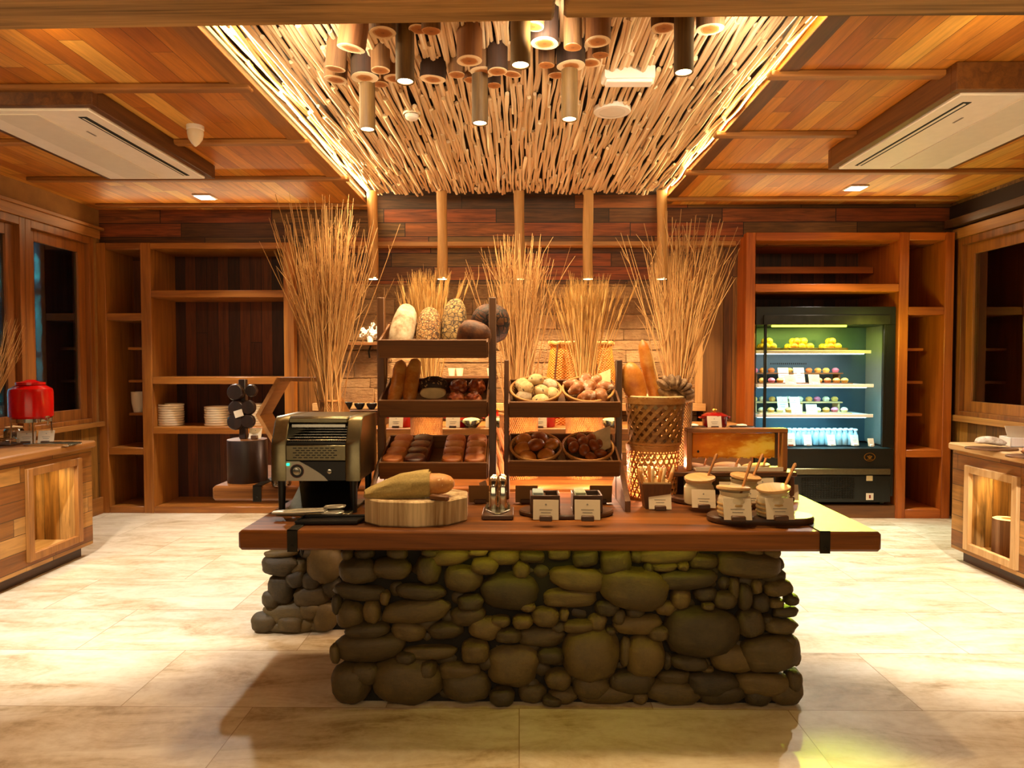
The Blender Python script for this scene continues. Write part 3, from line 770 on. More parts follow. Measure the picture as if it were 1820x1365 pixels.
MB().bb(-fw / 2, fw / 2, hd - .03, hd, zc0, zc1).build('back_panel', plain('fridge_interior', '#3c5560', .4, .1, .03), fr)
MB().bb(-fw / 2 + .005, -fw / 2 + .012, .02, hd - .03, zc0, zc1, 0).build('side_glass', M['glass'], fr)
MB().bb(fw / 2 - .012, fw / 2 - .005, .02, hd - .03, zc0, zc1, 0).build('side_glass', plain('fridge_side_lining', '#8a9488', .2, .25, .02), fr)
for x in (FX(1360), FX(1571)): MB().bb(x - .012, x + .012, -.005, .03, zc0, zc1).build('frame_post', M['fridge'], fr)
MB().bb(fw / 2 - .1, fw / 2, -.0, .02, zc0, zc1).build('frame_post', M['fridge'], fr)
d_ = MB()
for i in range(18): d_.bb(FX(1405) + i * .022, FX(1405) + i * .022 + .01, hd - .034, hd - .03, FZ(648), FZ(645), 0)
d_.build('vent_holes', M['blackmat'], fr)
SHX0, SHX1 = -fw / 2 + .015, fw / 2 - .17
def fshelf(py_top, ydepth, tube):
    z = FZ(py_top)
    MB().bb(SHX0, SHX1, ydepth, hd - .03, z - .012, z, .002).build('glass_shelf', M['acgrey'], fr)
    MB().bb(SHX0, SHX1, ydepth - .012, ydepth, z - .028, z + .006, .003).build('price_rail', M['white'], fr)
    MB().bb(SHX0 + .05, SHX1 - .05, ydepth + .03, ydepth + .055, z - .035, z - .015, .003).build('light_tube', tube, fr)
    return z
S1 = fshelf(623, .14, M['tube_w']); S2 = fshelf(684, .08, M['tube_b']); S3 = fshelf(738, .08, M['tube_b'])
MB().bb(FX(1378), FX(1512), .1, .13, FZ(580), FZ(574), .003).build('light_tube', M['tube_y'], fr)
S4 = zc0
fpos = lambda x, y, z: Vector((fcx + x, FY + y, FB + z))
FRL = [(fpos(-.05, .18, FZ(584)), (.82, 1, .16), 11), (fpos(-.05, .16, S1 - .05), (.9, 1, .9), 6), (fpos(-.05, .12, S2 - .05), (.22, .75, 1), 8), (fpos(-.05, .12, S3 - .05), (.25, .78, 1), 10)]
# fruit trays on the top shelf
def roll(d, mat, seed, c=(0, 0, 0)): return MB().ell(c, d, None, 14, 9, lumpy(.05, 2, seed))
fruit_me = MB().ell((0, 0, .036), (.075, .075, .072), None, 16, 10, lambda q: 1 - .12 * max(0, q.z - .75)).mesh('fruit', plain('yellow_apple', '#dcb040', .3, 0, .1, 20))
fruit_me2 = MB().ell((0, 0, .036), (.075, .075, .072), None, 16, 10, lambda q: 1 - .12 * max(0, q.z - .75)).mesh('fruit', plain('orange_apple', '#e07c30', .35, 0, .1, 20))
basn = ['first', 'middle', 'last']
for bi, (pa, pb) in enumerate(((1363, 1401), (1412, 1470), (1474, 1524))):
    xa, xb = FX(pa) + .01, FX(pb) - .01; w = xb - xa; cx = (xa + xb) / 2; dpt = .26
    tz = FB + S1 + .0005
    nm = ['yellow fruit by the outer fridge post', 'mixed fruit in the fridge middle', 'mixed fruit next to the mirrored side'][bi]
    t = thing('fruit_tray', 'dark shallow tray on the top fridge shelf holding ' + nm, 'tray', (fcx + cx, FY + .31, tz), 0, 'fruit trays in the fridge')
    MB().bb(-w / 2 + .01, w / 2 - .01, -dpt / 2, dpt / 2, 0, .008).build('base', M['darkX'], t)
    MB().bb(-w / 2, w / 2, -dpt / 2, -dpt / 2 + .01, 0, .03).bb(-w / 2, w / 2, dpt / 2 - .01, dpt / 2, 0, .03).bb(-w / 2, -w / 2 + .01, -dpt / 2, dpt / 2, 0, .03).bb(w / 2 - .01, w / 2, -dpt / 2, dpt / 2, 0, .03).build('rim', M['darkX'], t)
    n = max(2, int((w - .03) / .078)); q = 0
    for lay in range(2):
        for r in range(3 - lay):
            for c in range(n - lay):
                xx = cx + (c - (n - lay - 1) / 2) * .079; yy = FY + .31 - .079 + .079 * (r + lay * .5)
                o = put('fruit', fruit_me2 if (bi and (c + r) % 3 == 0) else fruit_me, None, (fcx + xx, yy, tz + .009 + lay * .056), (rnd.uniform(-.2, .2), rnd.uniform(-.2, .2), rnd.uniform(0, 6)))
                tag(o, '%s fruit in the tray of %s' % ('orange' if o.data == fruit_me2 else 'yellow', nm), 'fruit', 'fruit in the fridge tray with ' + nm)
# boards with small cakes
cake_cols = [plain('cake_%d' % i, c, .5, 0, .08, 30) for i, c in enumerate(('#e8b858', '#c86a80', '#e8d8a8', '#c8763c', '#d89a44'))]
cake_me = [MB().lathe([(0, 0), (.026, 0), (.034, .02), (.036, .026), (.028, .042), (.012, .05), (0, .05)], 18).mesh('small_cake', m) for m in cake_cols]
def board(nm, x0, x1, z, y, dp, mat, label, raised):
    t = thing('serving_board', label, 'serving board', (fcx + (x0 + x1) / 2, FY + y, FB + z + .0005), 0, 'cake boards in the fridge')
    w = x1 - x0
    MB().bb(-w / 2, w / 2, -dp / 2, dp / 2, raised, raised + .014, .004).build('board', mat, t)
    if raised:
        for sx in (-1, 1): MB().bb(sx * (w / 2 - .03) - .01, sx * (w / 2 - .03) + .01, -dp / 2 + .02, dp / 2 - .02, 0, raised).build('foot', mat, t)
    return t
for si, (S, shn, cols, cc) in enumerate(((S2, 'upper cake shelf', M['rackX'], (0, 1, 4, 3, 4)), (S3, 'lower cake shelf', M['paleX'], (2, 0, 2, 4, 1)))):
    for hi, (pa, pb) in enumerate(((1357, 1442), (1443, 1528))):
        sd = 'by the outer post' if hi == 0 else 'by the mirrored side'
        xa, xb = FX(pa) + .008, FX(pb) - .008
        board('b', xa, xb, S, .2, .16, cols, 'low wooden cake board on the %s of the fridge, %s' % (shn, sd), 0)
        board('b', xa + .01, xb, S, .42, .18, cols, 'raised wooden cake board on the %s of the fridge, %s' % (shn, sd), .1)
        n = 5
        for row, (yy, zz) in enumerate(((.2, .0145), (.42, .1145))):
            for c in range(n):
                if row == 0 and (c == 4 and hi == 0 or c == 0 and hi == 1): continue
                k = cc[(c + hi + row) % 5]
                o = put('small_cake', cake_me[k], None, (fcx + xa + (xb - xa) * (c + .5) / n, FY + yy + rnd.uniform(-.02, .02), FB + S + zz + .001), (0, 0, rnd.uniform(0, 6)))
                tag(o, 'small %s cake, %s row, %s of the fridge, %s' % (['yellow', 'pink', 'cream', 'brown', 'golden'][k], ['front', 'raised back'][row], shn, sd), 'cake', 'cakes on the %s %s, %s row' % (shn, sd, ['front', 'back'][row]))
# sign cards --------------------------------------------------------
def card_parts(t, w, h, stand=M['darkX'], lines=2, tilt=.3):
    rot = (-tilt, 0, 0)
    q = Euler(rot).to_matrix()
    c = put('card', MB().box((0, 0, h / 2), (w, .003, h), None, .0005).mesh('card', M['paper']), t, (0, 0, .004), rot)
    for i in range(lines): MB().box((0, -.0019, h * (.5 - .14 * i)), (w * (.5 - .12 * i), .0006, h * .032), None, 0).build('printed_line', M['print'], c)
    MB().box((0, -.0019, h * .76), (w * .06, .0006, w * .06), (0, pi / 4, 0), 0).build('printed_mark', M['print'], c)
    MB().box((0, -.004, .011), (w * .5, .022, .022), None, .003).build('stand', stand, t)
def sign(label, loc, rotz, w, h, group, stand=None, tilt=.3, roll=0):
    t = thing('sign_card', label, 'sign card', loc, (0, roll, rotz), group)
    card_parts(t, w, h, stand or M['darkX'], tilt=tilt); return t
for (px, S, yy, zz, lab) in ((1415, S2, .3, .0005, 'white sign card between the cake boards, higher of two, upper cake shelf'), (1444, S2, .3, .0005, 'white sign card further along the upper cake shelf, higher of two'),
        (1413, S2, .105, 0.0005, 'white sign card at the rail of the upper cake shelf, before the outer board'), (1456, S2, .105, .0005, 'white sign card at the rail of the upper cake shelf, before the inner board'),
        (1414, S3, .3, .0005, 'white sign card between the cake boards, higher of two, lower cake shelf'), (1437, S3, .3, .0005, 'white sign card further along the lower cake shelf, higher of two'),
        (1425, S3, .105, .0005, 'white sign card at the rail of the lower cake shelf, before the outer board'), (1452, S3, .105, .0005, 'white sign card at the rail of the lower cake shelf, before the inner board')):
    t = sign(lab, (fcx + FX(px), FY + yy, FB + S + zz), 0, .11, .1 if yy < .2 else .17, 'sign cards in the fridge', M['acgrey'])
# bottles in the bottom of the fridge
bprof = [(0, .0), (.026, 0), (.029, .004), (.029, .085), (.026, .1), (.016, .118), (.015, .14), (.018, .142), (.018, .15), (.012, .15), (.012, .12), (.024, .09), (.025, .006), (0, .005)]
bg_me = MB().lathe(bprof, 16).mesh('bottle_glass', M['frost'])
cap_me = MB().lathe([(0, .164), (.017, .164), (.02, .16), (.02, .151), (0, .151)], 16).mesh('bottle_cap', M['white'])
drinks = [plain('juice_%d' % i, c, .3, 0, .03) for i, c in enumerate(('#b08a60', '#c4cdb8', '#cf8420'))]
dr_me = [MB().lathe([(0, .007), (.0235, .007), (.0235, h), (0, h)], 14).mesh('drink', m) for m, h in zip(drinks, (.06, .055, .07))]
for g_, (pa, pb, nm) in enumerate(((1419, 1457, 'brown drink'), (1461, 1501, 'pale drink'), (1503, 1543, 'orange drink'))):
    xa, xb = FX(pa), FX(pb)
    for r in range(2):
        for c in range(4):
            loc = (fcx + xa + .03 + (xb - xa - .05) * c / 3, FY + .2 + r * .085, FB + S4 + .0005)
            o = thing('bottle', 'small capped glass bottle of %s in the %s row at the fridge bottom' % (nm, ['front', 'back'][r]), 'bottle', loc, rnd.uniform(0, 6), 'bottles of %s, %s row' % (nm, ['front', 'back'][r]))
            put('bottle_glass', bg_me, o); put('bottle_cap', cap_me, o); put('drink', dr_me[g_], o)
    sign('white sign card leaning on the bottles of ' + nm, (fcx + FX((pa + pb) / 2 + 8), FY + .11, FB + S4 + .0005), 0, .08, .11, 'sign cards before the bottles', M['acgrey'])
sign('white sign card at the right end of the fridge bottom', (fcx + FX(1556), FY + .06, FB + S4 + .0005), 0, .06, .08, 'sign cards before the bottles', M['acgrey'])
t = thing('serving_board', 'stacked white board with small pastries low in the fridge, beside the brown drinks', 'serving board', (fcx + FX(1393), FY + .25, FB + S4 + .0005))
MB().bb(-.13, .13, -.1, .1, 0, .05, .008).build('riser', M['acgrey'], t); MB().bb(-.15, .15, -.12, .12, .05, .065, .004).build('board', M['paleX'], t)
for i in range(5):
    tag(put('small_cake', cake_me[2], None, (fcx + FX(1393) - .11 + .055 * i, FY + .22, FB + S4 + .067), (0, 0, i)), 'small round cream cake on the white riser low in the fridge', 'cake', 'cakes on the white riser')
sign('white sign card before the white riser low in the fridge', (fcx + FX(1412), FY + .08, FB + S4 + .0005), 0, .1, .13, 'sign cards before the bottles', M['redX'])

# ------------------------------------------------------------ side counters
def counter(name, label, xf, xb, y0, y1, n0, n1, zn0, zn1, s, top):
    # s: +1 counter on the left wall (front faces +x)
    t = thing(name, label, 'counter', ((xf + xb) / 2, (y0 + y1) / 2, 0)); cx, cy = (xf + xb) / 2, (y0 + y1) / 2
    f, bk = xf - cx, xb - cx; zt2 = .87; zp = .09
    lo, hi = sorted((f, bk))
    def body(a, b, z0, z1, xx0=lo, xx1=hi): return MB().bb(xx0, xx1, a - cy, b - cy, z0, z1, .002)
    m = MB()
    m.bb(lo, hi, y0 - cy, n0 - cy, zp, zt2, .002).bb(lo, hi, n1 - cy, y1 - cy, zp, zt2, .002)
    m.bb(lo, hi, n0 - cy, n1 - cy, zp, zn0, 0).bb(lo, hi, n0 - cy, n1 - cy, zn1, zt2, 0)
    m.build('body', M['counter'], t)
    # end cladding uses boards running the other way
    d = .34
    xi = f - s * d
    MB().bb(min(xi, xi - s * .02), max(xi, xi - s * .02), n0 - cy, n1 - cy, zn0, zn1, 0).build('niche_back', M['niche'], t)
    for yy, q in ((n0, .008), (n1, -.008)): MB().bb(min(xi, f), max(xi, f), yy - cy, yy + q - cy, zn0, zn1, 0).build('niche_side', M['niche_x'], t)
    MB().bb(min(xi, f), max(xi, f), n0 - cy, n1 - cy, zn1 - .008, zn1, 0).build('niche_top', M['paleY'], t)
    MB().bb(min(xi, f), max(xi, f), n0 - cy, n1 - cy, zn0, zn0 + .012, 0).build('niche_floor', M['paleY'], t)
    fw_ = .055; fx = (f - .01 * s, f + .025 * s); a_, b_ = min(fx), max(fx)
    fm = MB().bb(a_, b_, n0 - cy, n0 - cy + fw_, zn0, zn1).bb(a_, b_, n1 - cy - fw_, n1 - cy, zn0, zn1).bb(a_, b_, n0 - cy + fw_, n1 - cy - fw_, zn0, zn0 + fw_).bb(a_, b_, n0 - cy + fw_, n1 - cy - fw_, zn1 - fw_, zn1)
    fm.build('niche_frame', M['paleZ'] if s < 0 else M['trimZ'], t)
    MB().bb(lo - (.0 if s > 0 else .03), hi + (.03 if s > 0 else 0), y0 - cy, y1 - cy + .02, zt2, zt2 + .055, .012).build('countertop', M[top + 'Y'], t)
    MB().bb(lo + .06, hi - .06, y0 - cy, y1 - cy - .06, 0, zp, 0).build('plinth', M['darkY'], t)
    return t
CZ = .925
pl = on(163, 993, 0.0); xfl = -3.45
yl_end = ox(164, 880, xfl).y
counter('side_counter', 'long plank counter under the window with the red drinks urn', xfl, XL + .075, 3.0, yl_end, ox(45, 900, xfl).y, ox(142, 880, xfl).y, ox(142, 962, xfl).z, ox(142, 813, xfl).z, 1, 'trim')
xfr = 3.42
yr_end = ox(1692, 880, xfr).y
counter('side_counter', 'long plank counter holding white dishes and a stump in its niche, on the fridge side', xfr, XR - .075, 2.8, yr_end, ox(1813, 900, xfr).y, ox(1718, 880, xfr).y, ox(1718, 976, xfr).z, ox(1718, 826, xfr).z, -1, 'pale')
NL = Vector((xfl - .15, (ox(45, 900, xfl).y + ox(142, 880, xfl).y) / 2, ox(142, 813, xfl).z - .07))
NR = Vector((xfr + .15, (ox(1813, 900, xfr).y + ox(1718, 880, xfr).y) / 2, ox(1718, 826, xfr).z - .07))
def stumpmesh(r, h, seed, n=36):
    fn = lambda a, z: 1 + .05 * math.sin(2 * a + seed) + .035 * math.sin(3 * a + seed * 2) + .02 * math.sin(7 * a + seed)
    return [(r * .97, 0), (r, .005), (r, h - .005), (r * .985, h)], [(r * .985, h), (r * .5, h + .001), (0, h + .001)], fn
zn = ox(1718, 976, xfr).z
p = ox(1785, 1000, xfr + .14)
t = thing('log_stump', 'short cut stump standing inside the lit counter niche', 'stump', (xfr + .16, p.y, zn + .0125))
a, b_, fn = stumpmesh(.095, .27, 2.0)
MB().lathe(a, 32, None, fn).build('bark', M['bark'], t); MB().lathe(b_, 32, None, fn).build('cut_face', M['cut'], t)

# things on the window-side counter
p = on(60, 788, CZ)
t = thing('drinks_urn', 'glossy red lidded drinks urn on thin steel legs', 'drinks urn', (p.x, p.y - .02, CZ))
k = p.y / F
R_ = 34 * k
MB().lathe([(0, .2), (R_ * .9, .2), (R_, .215), (R_, .40), (R_ * .96, .425), (R_ * .7, .45), (R_ * .66, .452)], 40).build('body', M['red'], t)
MB().lathe([(R_ * .6, .452), (R_ * .66, .456), (R_ * .66, .475), (R_ * .3, .485), (R_ * .2, .495), (0, .497)], 36).build('lid', M['red'], t)
MB().lathe([(R_ * .8, .17), (R_ * .93, .172), (R_ * .93, .199), (R_ * .8, .199)], 36).build('steel_ring', M['chrome'], t)
for a in (.6, 2.3, 3.9, 5.4):
    MB().tube([(R_ * .85 * math.cos(a), R_ * .85 * math.sin(a), .18), (R_ * .92 * math.cos(a), R_ * .92 * math.sin(a), .001)], .006, 8).build('leg', M['chrome'], t)
tp = MB().cyl((R_ * .75, -R_ * .3, .19), (R_ * 1.25, -R_ * .5, .19), .009); tp.cyl((R_ * 1.2, -R_ * .48, .2), (R_ * 1.2, -R_ * .48, .15), .008, .006); tp.box((R_ * 1.2, -R_ * .48, .215), (.012, .04, .012)); tp.build('tap', M['chrome'], t)
q = on(52, 786, CZ)
sign('cream sign card before the red urn, beside the jar', (q.x + .06, q.y - .12, CZ + .0005), .25, .13, .1, 'sign cards on the window counter')
sign('cream sign card under the tap of the red urn', (q.x + .2, q.y - .1, CZ + .0005), .3, .11, .1, 'sign cards on the window counter')
p = on(30, 786, CZ); gj = thing('storage_jar', 'lidded glass jar beside the red urn', 'jar', (p.x - .06, p.y + .05, CZ))
MB().lathe([(0, .004), (.06, .004), (.068, .015), (.068, .09), (.055, .105), (.05, .105), (.062, .085), (.062, .016), (0, .01)], 28).build('glass_body', M['bottleglass'], gj); MB().lathe([(0, .011), (.06, .016), (.06, .07), (0, .075)], 24).build('contents', M['oat'], gj); MB().lathe([(0, .106), (.058, .106), (.06, .118), (.02, .124), (0, .13)], 24).build('lid', M['paleX'], gj)
p = on(106, 791, CZ); tr = thing('serving_tray', 'slim steel tray at the end of the window counter', 'tray', (p.x - .05, p.y + .0, CZ + .0005), .0)
MB().bb(-.16, .16, -.07, .07, 0, .008, .003).build('base', M['steel'], tr); MB().bb(-.17, .17, -.08, -.07, 0, .018, .003).bb(-.17, .17, .07, .08, 0, .018, .003).build('rim', M['chrome'], tr)
p = on(10, 790, CZ); wr = thing('wire_rack', 'low dark board with a steel ring stand at the photo edge of the window counter', 'rack', (p.x, p.y - .02, CZ + .0005))
MB().bb(-.12, .12, -.09, .09, 0, .012).build('board', M['darkX'], wr); MB().tube([(.1 * math.cos(a * .26), .07 * math.sin(a * .26), .04) for a in range(24)], .006, 8, closed=True).build('ring', M['chrome'], wr)
for a in (0, 2.1, 4.2): MB().tube([(.1 * math.cos(a), .07 * math.sin(a), .012), (.1 * math.cos(a), .07 * math.sin(a), .04)], .004, 6).build('leg', M['chrome'], wr)

# things on the fridge-side counter
p = on(1762, 799, CZ)
bd = thing('serving_board', 'thin wooden board with the long white pastry on the fridge side counter', 'serving board', (p.x, p.y, CZ + .0005), -.2)
MB().prism(circle(.17, 28, 0, 0, .1), 0, .014, None, .003).build('board', M['rackX'], bd)
pb = tag(MB().tube([(-.12 + .03 * i, .01 * math.sin(i), .042 + .012 * math.sin(i * .6)) for i in range(9)], [.012, .03, .036, .04, .042, .04, .036, .028, .01], 14, True, .72).build('pastry', M['flour'], None, (p.x, p.y, CZ + .0155), (0, 0, .1)), 'long white dusted pastry on the fridge side counter board', 'pastry')
p = on(1812, 812, CZ)
bd = thing('serving_board', 'round ended wooden board nearest the photo edge, fridge side counter', 'serving board', (p.x + .05, p.y - .04, CZ + .0005), -.2)
MB().prism(circle(.15, 28, 0, 0, .1), 0, .014, None, .003).build('board', M['rackX'], bd)
pb = tag(MB().ell((0, 0, .03), (.16, .1, .06), None, 18, 10, lumpy(.1, 2, 5)).build('pastry', M['dust'], None, (p.x + .05, p.y - .04, CZ + .0155), (0, 0, .4)), 'broad dusted pastry on the round ended board, fridge side counter', 'pastry')
p = on(1812, 794, CZ)
bx = thing('serving_box', 'white open box with a card behind the dusted pastries', 'box', (p.x + .02, p.y + .03, CZ + .0005), -.15)
MB().bb(-.1, .1, -.08, .08, 0, .01).bb(-.1, .1, -.08, -.07, 0, .07).bb(-.1, .1, .07, .08, 0, .07).bb(-.1, -.09, -.08, .08, 0, .07).bb(.09, .1, -.08, .08, 0, .07).build('box', M['white'], bx)
MB().box((0, -.0, .1), (.18, .004, .11), (-.5, 0, 0), .001).build('card', M['paper'], bx)
# ------------------------------------------------------------ stone plinths and slabs
SZ, ST = .86, .083
c6 = lambda a: (430 + a[0] / 3.569, 940 + a[1] / 3.569, a[2] / 3.569, a[3] / 3.569)
c7 = lambda a: (920 + a[0] / 3.434, 940 + a[1] / 3.434, a[2] / 3.434, a[3] / 3.434)
A6 = [(740,270,240,170),(740,410,330,110),(950,250,240,130),(1180,260,160,180),(1305,185,280,110),(1400,320,240,170),(1700,400,350,230),(1130,400,310,100),(1100,530,430,150),(680,560,180,180),
 (820,530,105,150),(795,645,270,100),(805,760,440,180),(1190,790,320,90),(1050,660,220,130),(1290,650,220,110),(1540,635,200,140),(780,915,180,130),(690,1010,250,250),(1040,1000,450,290),(1375,920,260,130),
 (1425,1060,300,210),(1720,880,330,270),(1650,1080,150,110),(1480,780,180,140),(1430,560,220,120),(665,165,70,70),(770,165,130,70),(980,165,130,80),(1500,145,120,50),(1660,180,210,100),(1540,230,170,110),
 (1770,265,110,120),(1450,470,160,100),(1690,680,170,90),(1640,590,120,70),(1180,900,110,120),(1040,820,130,80),(905,440,60,90),(600,480,60,120),(590,790,60,120),(1190,150,110,50)]
A7 = [(85,170,150,70),(255,160,140,75),(415,180,160,110),(600,200,190,160),(730,175,75,80),(920,165,340,100),(375,310,330,150),(320,430,330,120),(715,360,390,250),(800,262,60,110),(1030,310,360,115),(1140,210,180,100),
 (900,235,150,55),(1010,225,70,55),(1420,225,390,160),(1330,370,68,130),(1465,360,60,90),(1600,370,170,100),(1590,465,95,60),(1490,460,110,115),(1390,420,85,160),(1000,430,125,125),(1150,400,130,90),(1270,440,150,110),
 (1160,468,75,45),(910,490,120,90),(550,490,150,100),(620,540,75,95),(720,515,120,75),(170,540,160,120),(60,480,95,55),(30,570,120,85),(285,530,55,75),(370,600,190,75),(250,610,95,75),(140,670,280,120),(740,590,280,120),
 (860,640,130,90),(975,520,75,85),(1125,630,450,300),(1425,580,160,180),(1610,600,190,95),(1640,510,150,65),(1530,560,65,55),(450,770,360,320),(780,790,230,270),(660,760,65,190),(200,780,160,110),
 (250,920,150,120),(450,970,230,160),(700,940,270,140),(590,940,55,95),(1050,820,220,95),(920,820,55,105),(1340,800,310,170),(1540,760,360,230),(960,920,200,95),(1195,955,300,155),(1500,950,330,145),(1690,930,95,130),
 (1650,690,95,90),(90,1070,170,120),(210,1090,120,60),(280,1030,170,95),(560,1050,360,120),(750,1080,95,75),(960,1050,350,145),(1250,1080,290,135),(1470,1080,170,115),(1640,1080,230,155),(1160,870,85,45),(490,580,110,105),
 (570,630,65,55),(1670,430,80,70),(1700,790,70,100),(1450,150,120,60),(1560,160,110,70)]
B6 = [(250,155,210,50),(240,235,220,125),(240,385,160,190),(440,430,240,140),(290,545,330,150),(140,640,170,120),(520,600,150,190),(350,620,220,100),(220,705,220,70),(350,250,120,110),(520,230,220,230),(340,320,120,120),(310,690,170,110),
 (450,160,160,60),(440,330,130,110),(560,380,120,120),(440,520,150,120),(180,450,110,110),(480,700,140,80)]
rock_mes = []
for i in range(12):
    f1 = lumpy(.13, 1.1, i + 3); f2 = lumpy(.035, 3.2, i + 30)
    rock_mes.append(MB().ell((0, 0, 0), (1, 1, 1), None, 26, 16, lambda q: f1(q) * f2(q), .78).mesh('stone', M['rock'], 80))
def stones(root, lst, Y, r, lim=100):
    lst = sorted(lst, key=lambda a: -a[2] * a[3])
    for k, (px, py, w, h) in enumerate(lst):
        p = at(px, py, Y); sw, sh = w * Y / F * 1.06, h * Y / F * 1.06
        p.z = max(p.z, sh * .5 + .001); 
        if p.z + sh / 2 > SZ - ST: p.z = SZ - ST - sh / 2 - .001
        d = min(.26, max(.07, .75 * min(sw, sh) + .04))
        o = put('stone', rock_mes[(k * 7) % 12], root, (p.x - root.location.x, p.y + d * .22 - root.location.y + r.uniform(-.015, .02), p.z), (0, r.uniform(-.12, .12), 0), (sw, d, sh))
def filler(root, x0, x1, y0, y1, n, r, sides=(-1, 1), front=True, back=True):
    m = MB(); cx, cy = root.location.x, root.location.y
    for k in range(n):
        q = r.random(); s = r.uniform(.05, .1)
        z = r.uniform(.03, SZ - ST - .05)
        c = (r.uniform(x0, x1), y0 + .01, z) if front and q < .7 else (r.choice((x0, x1)), r.uniform(y0, y1), z)
        m.ell((c[0] - cx, c[1] - cy, c[2]), (s * r.uniform(.9, 1.7), s * r.uniform(.9, 1.3), s), (0, r.uniform(-.3, .3), 0), 12, 8, lumpy(.12, 1.2, k))
    for xs in (x0, x1):
        z = .0
        while z < SZ - ST - .06:
            h = min(r.uniform(.1, .17), SZ - ST - z); y = y0 + .05
            while y < y1:
                w = r.uniform(.14, .3)
                m.ell((xs - cx, y + w / 2 - cy, z + h / 2 + .002), (.16, w * 1.04, h * 1.02), None, 16, 10, lumpy(.1, 1.2, y * 9 + z * 31), .8)
                y += w
            z += h
    o = m.build('small_stones', M['rock'], root); o['kind'] = 'stuff'
r_ = random.Random(3)
base1 = thing('stone_plinth', 'plinth of stacked brown river stones carrying the front slab of the bread island', 'plinth', (.22, 3.3, 0))
X0, X1 = at(604, 1100, 3.08).x, at(1400, 1100, 3.08).x
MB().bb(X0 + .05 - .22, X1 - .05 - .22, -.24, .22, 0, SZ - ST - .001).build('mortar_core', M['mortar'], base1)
stones(base1, [c6(a) for a in A6] + [c7(a) for a in A7], 3.03, r_)
filler(base1, X0 + .06, X1 - .06, 3.08, 3.5, 190, r_)
base2 = thing('stone_plinth', 'set back plinth of stacked stones under the rear slab, beside the dangling cord', 'plinth', (-.2, 4.15, 0))
Xb0 = at(484, 1060, 3.86).x
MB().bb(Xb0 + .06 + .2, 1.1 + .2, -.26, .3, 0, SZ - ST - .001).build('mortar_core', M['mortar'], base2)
stones(base2, [c6(a) for a in B6], 3.84, r_)
filler(base2, Xb0 + .06, 1.1, 3.9, 4.4, 80, r_)
# slabs
a, b_ = on(422, 943, SZ), on(1560, 942, SZ); y0 = a.y; SD = 3.63
sl = thing('wooden_slab', 'thick front slab of reddish wood carrying the bread racks and toaster', 'counter slab', ((a.x + b_.x) / 2, (y0 + SD) / 2, SZ - ST)); sw = b_.x - a.x; sd = SD - y0
MB().bb(-sw / 2, sw / 2, -sd / 2, sd / 2, 0, ST, .012).build('plank_top', M['slab'], sl)
def strap(px0, px1, lab):
    xa, xb = on(px0, 943, SZ).x - sl.location.x, on(px1, 943, SZ).x - sl.location.x
    m = MB().bb(xa, xb, -sd / 2 - .006, -sd / 2, -.004, ST + .005, .001).bb(xa, xb, -sd / 2 - .006, sd / 2 + .006, ST, ST + .005, .001).bb(xa, xb, sd / 2, sd / 2 + .006, -.004, ST + .005, .001)
    m.ell(((xa + xb) / 2, -sd / 2 - .007, .02), (.012, .006, .012), None, 10, 6); m.build('iron_strap', M['iron'], sl)
strap(511, 529, 0); strap(1452, 1470, 0)
a2 = on(376, 864, SZ); y2 = a2.y; w2 = 1.25 - a2.x
s2 = thing('wooden_slab', 'rear slab of the island holding the vases, dark stump and hexagon shelf', 'counter slab', ((a2.x + 1.25) / 2, y2 + .4, SZ - ST))
MB().bb(-w2 / 2, w2 / 2, -.4, .4, 0, ST, .014).build('plank_top', M['slab'], s2)
xa, xb = on(450, 864, SZ).x - s2.location.x, on(465, 864, SZ).x - s2.location.x
m = MB().bb(xa, xb, -.406, -.4, -.004, ST + .005, .001).bb(xa, xb, -.406, .406, ST, ST + .005, .001).bb(xa, xb, .4, .406, -.004, ST + .005, .001); m.ell(((xa + xb) / 2, -.407, .02), (.012, .006, .012), None, 10, 6); m.build('iron_strap', M['iron'], s2)
# strip light tucked under the overhang
tag(MB().bb(-.45, .75, -.012, .012, -.012, 0, .002).build('led_strip', glow('under_slab_led', '#e8dc3a', 13), None, (.1, 2.9, SZ - ST - .0005)), 'yellow strip light tucked under the front slab above the stones', 'strip light')
# cord hanging at the left
c0 = at(537, 980, 3.4)
tag(MB().tube([(0, 0, 0), (.004, .01, -.08), (-.004, .0, -.18), (.0, 0, -.21), (.006, 0, -.18), (.012, .01, -.08), (.014, .02, 0)], .0045, 8).build('power_cord', M['black'], None, (c0.x, c0.y, SZ - ST)), 'black looped cord dangling below the slab beside the left stones', 'cord')

# ------------------------------------------------------------ conveyor toaster
TX0, TX1, TY = at(482, 820, 3.08).x, at(640, 820, 3.08).x, 3.08
tw = TX1 - TX0; td = .36
to = thing('conveyor_toaster', 'steel conveyor toaster with two knobs and a green pilot light', 'toaster', ((TX0 + TX1) / 2, TY, SZ))
Zt = lambda py: at(560, py, TY).z - SZ
Xt = lambda px: at(px, 800, TY).x - to.location.x
zb, ztp = Zt(855), Zt(742); zm = Zt(792)
chk = tw * .165
for s in (-1, 1):                                      # curved side cheeks
    pr = [(0, zb), (0, zm), (.012, zm + .03), (.05, ztp - .02), (.075, ztp), (td, ztp), (td, zb)]
    x_ = s * (tw / 2 - chk / 2)
    MB().prism([(p[0], p[1]) for p in pr], -chk / 2, chk / 2, Matrix.Translation((x_, 0, 0)) @ Matrix(((0, 0, 1, 0), (1, 0, 0, 0), (0, 1, 0, 0), (0, 0, 0, 1))), .004).build('side_cheek', M['steel'], to)
iw = tw - 2 * chk
MB().bb(-iw / 2, iw / 2, .01, td, zm - .0, zm + .012).bb(-iw / 2, iw / 2, td - .02, td, zb, ztp - .01).build('inner_body', M['blackmat'], to)
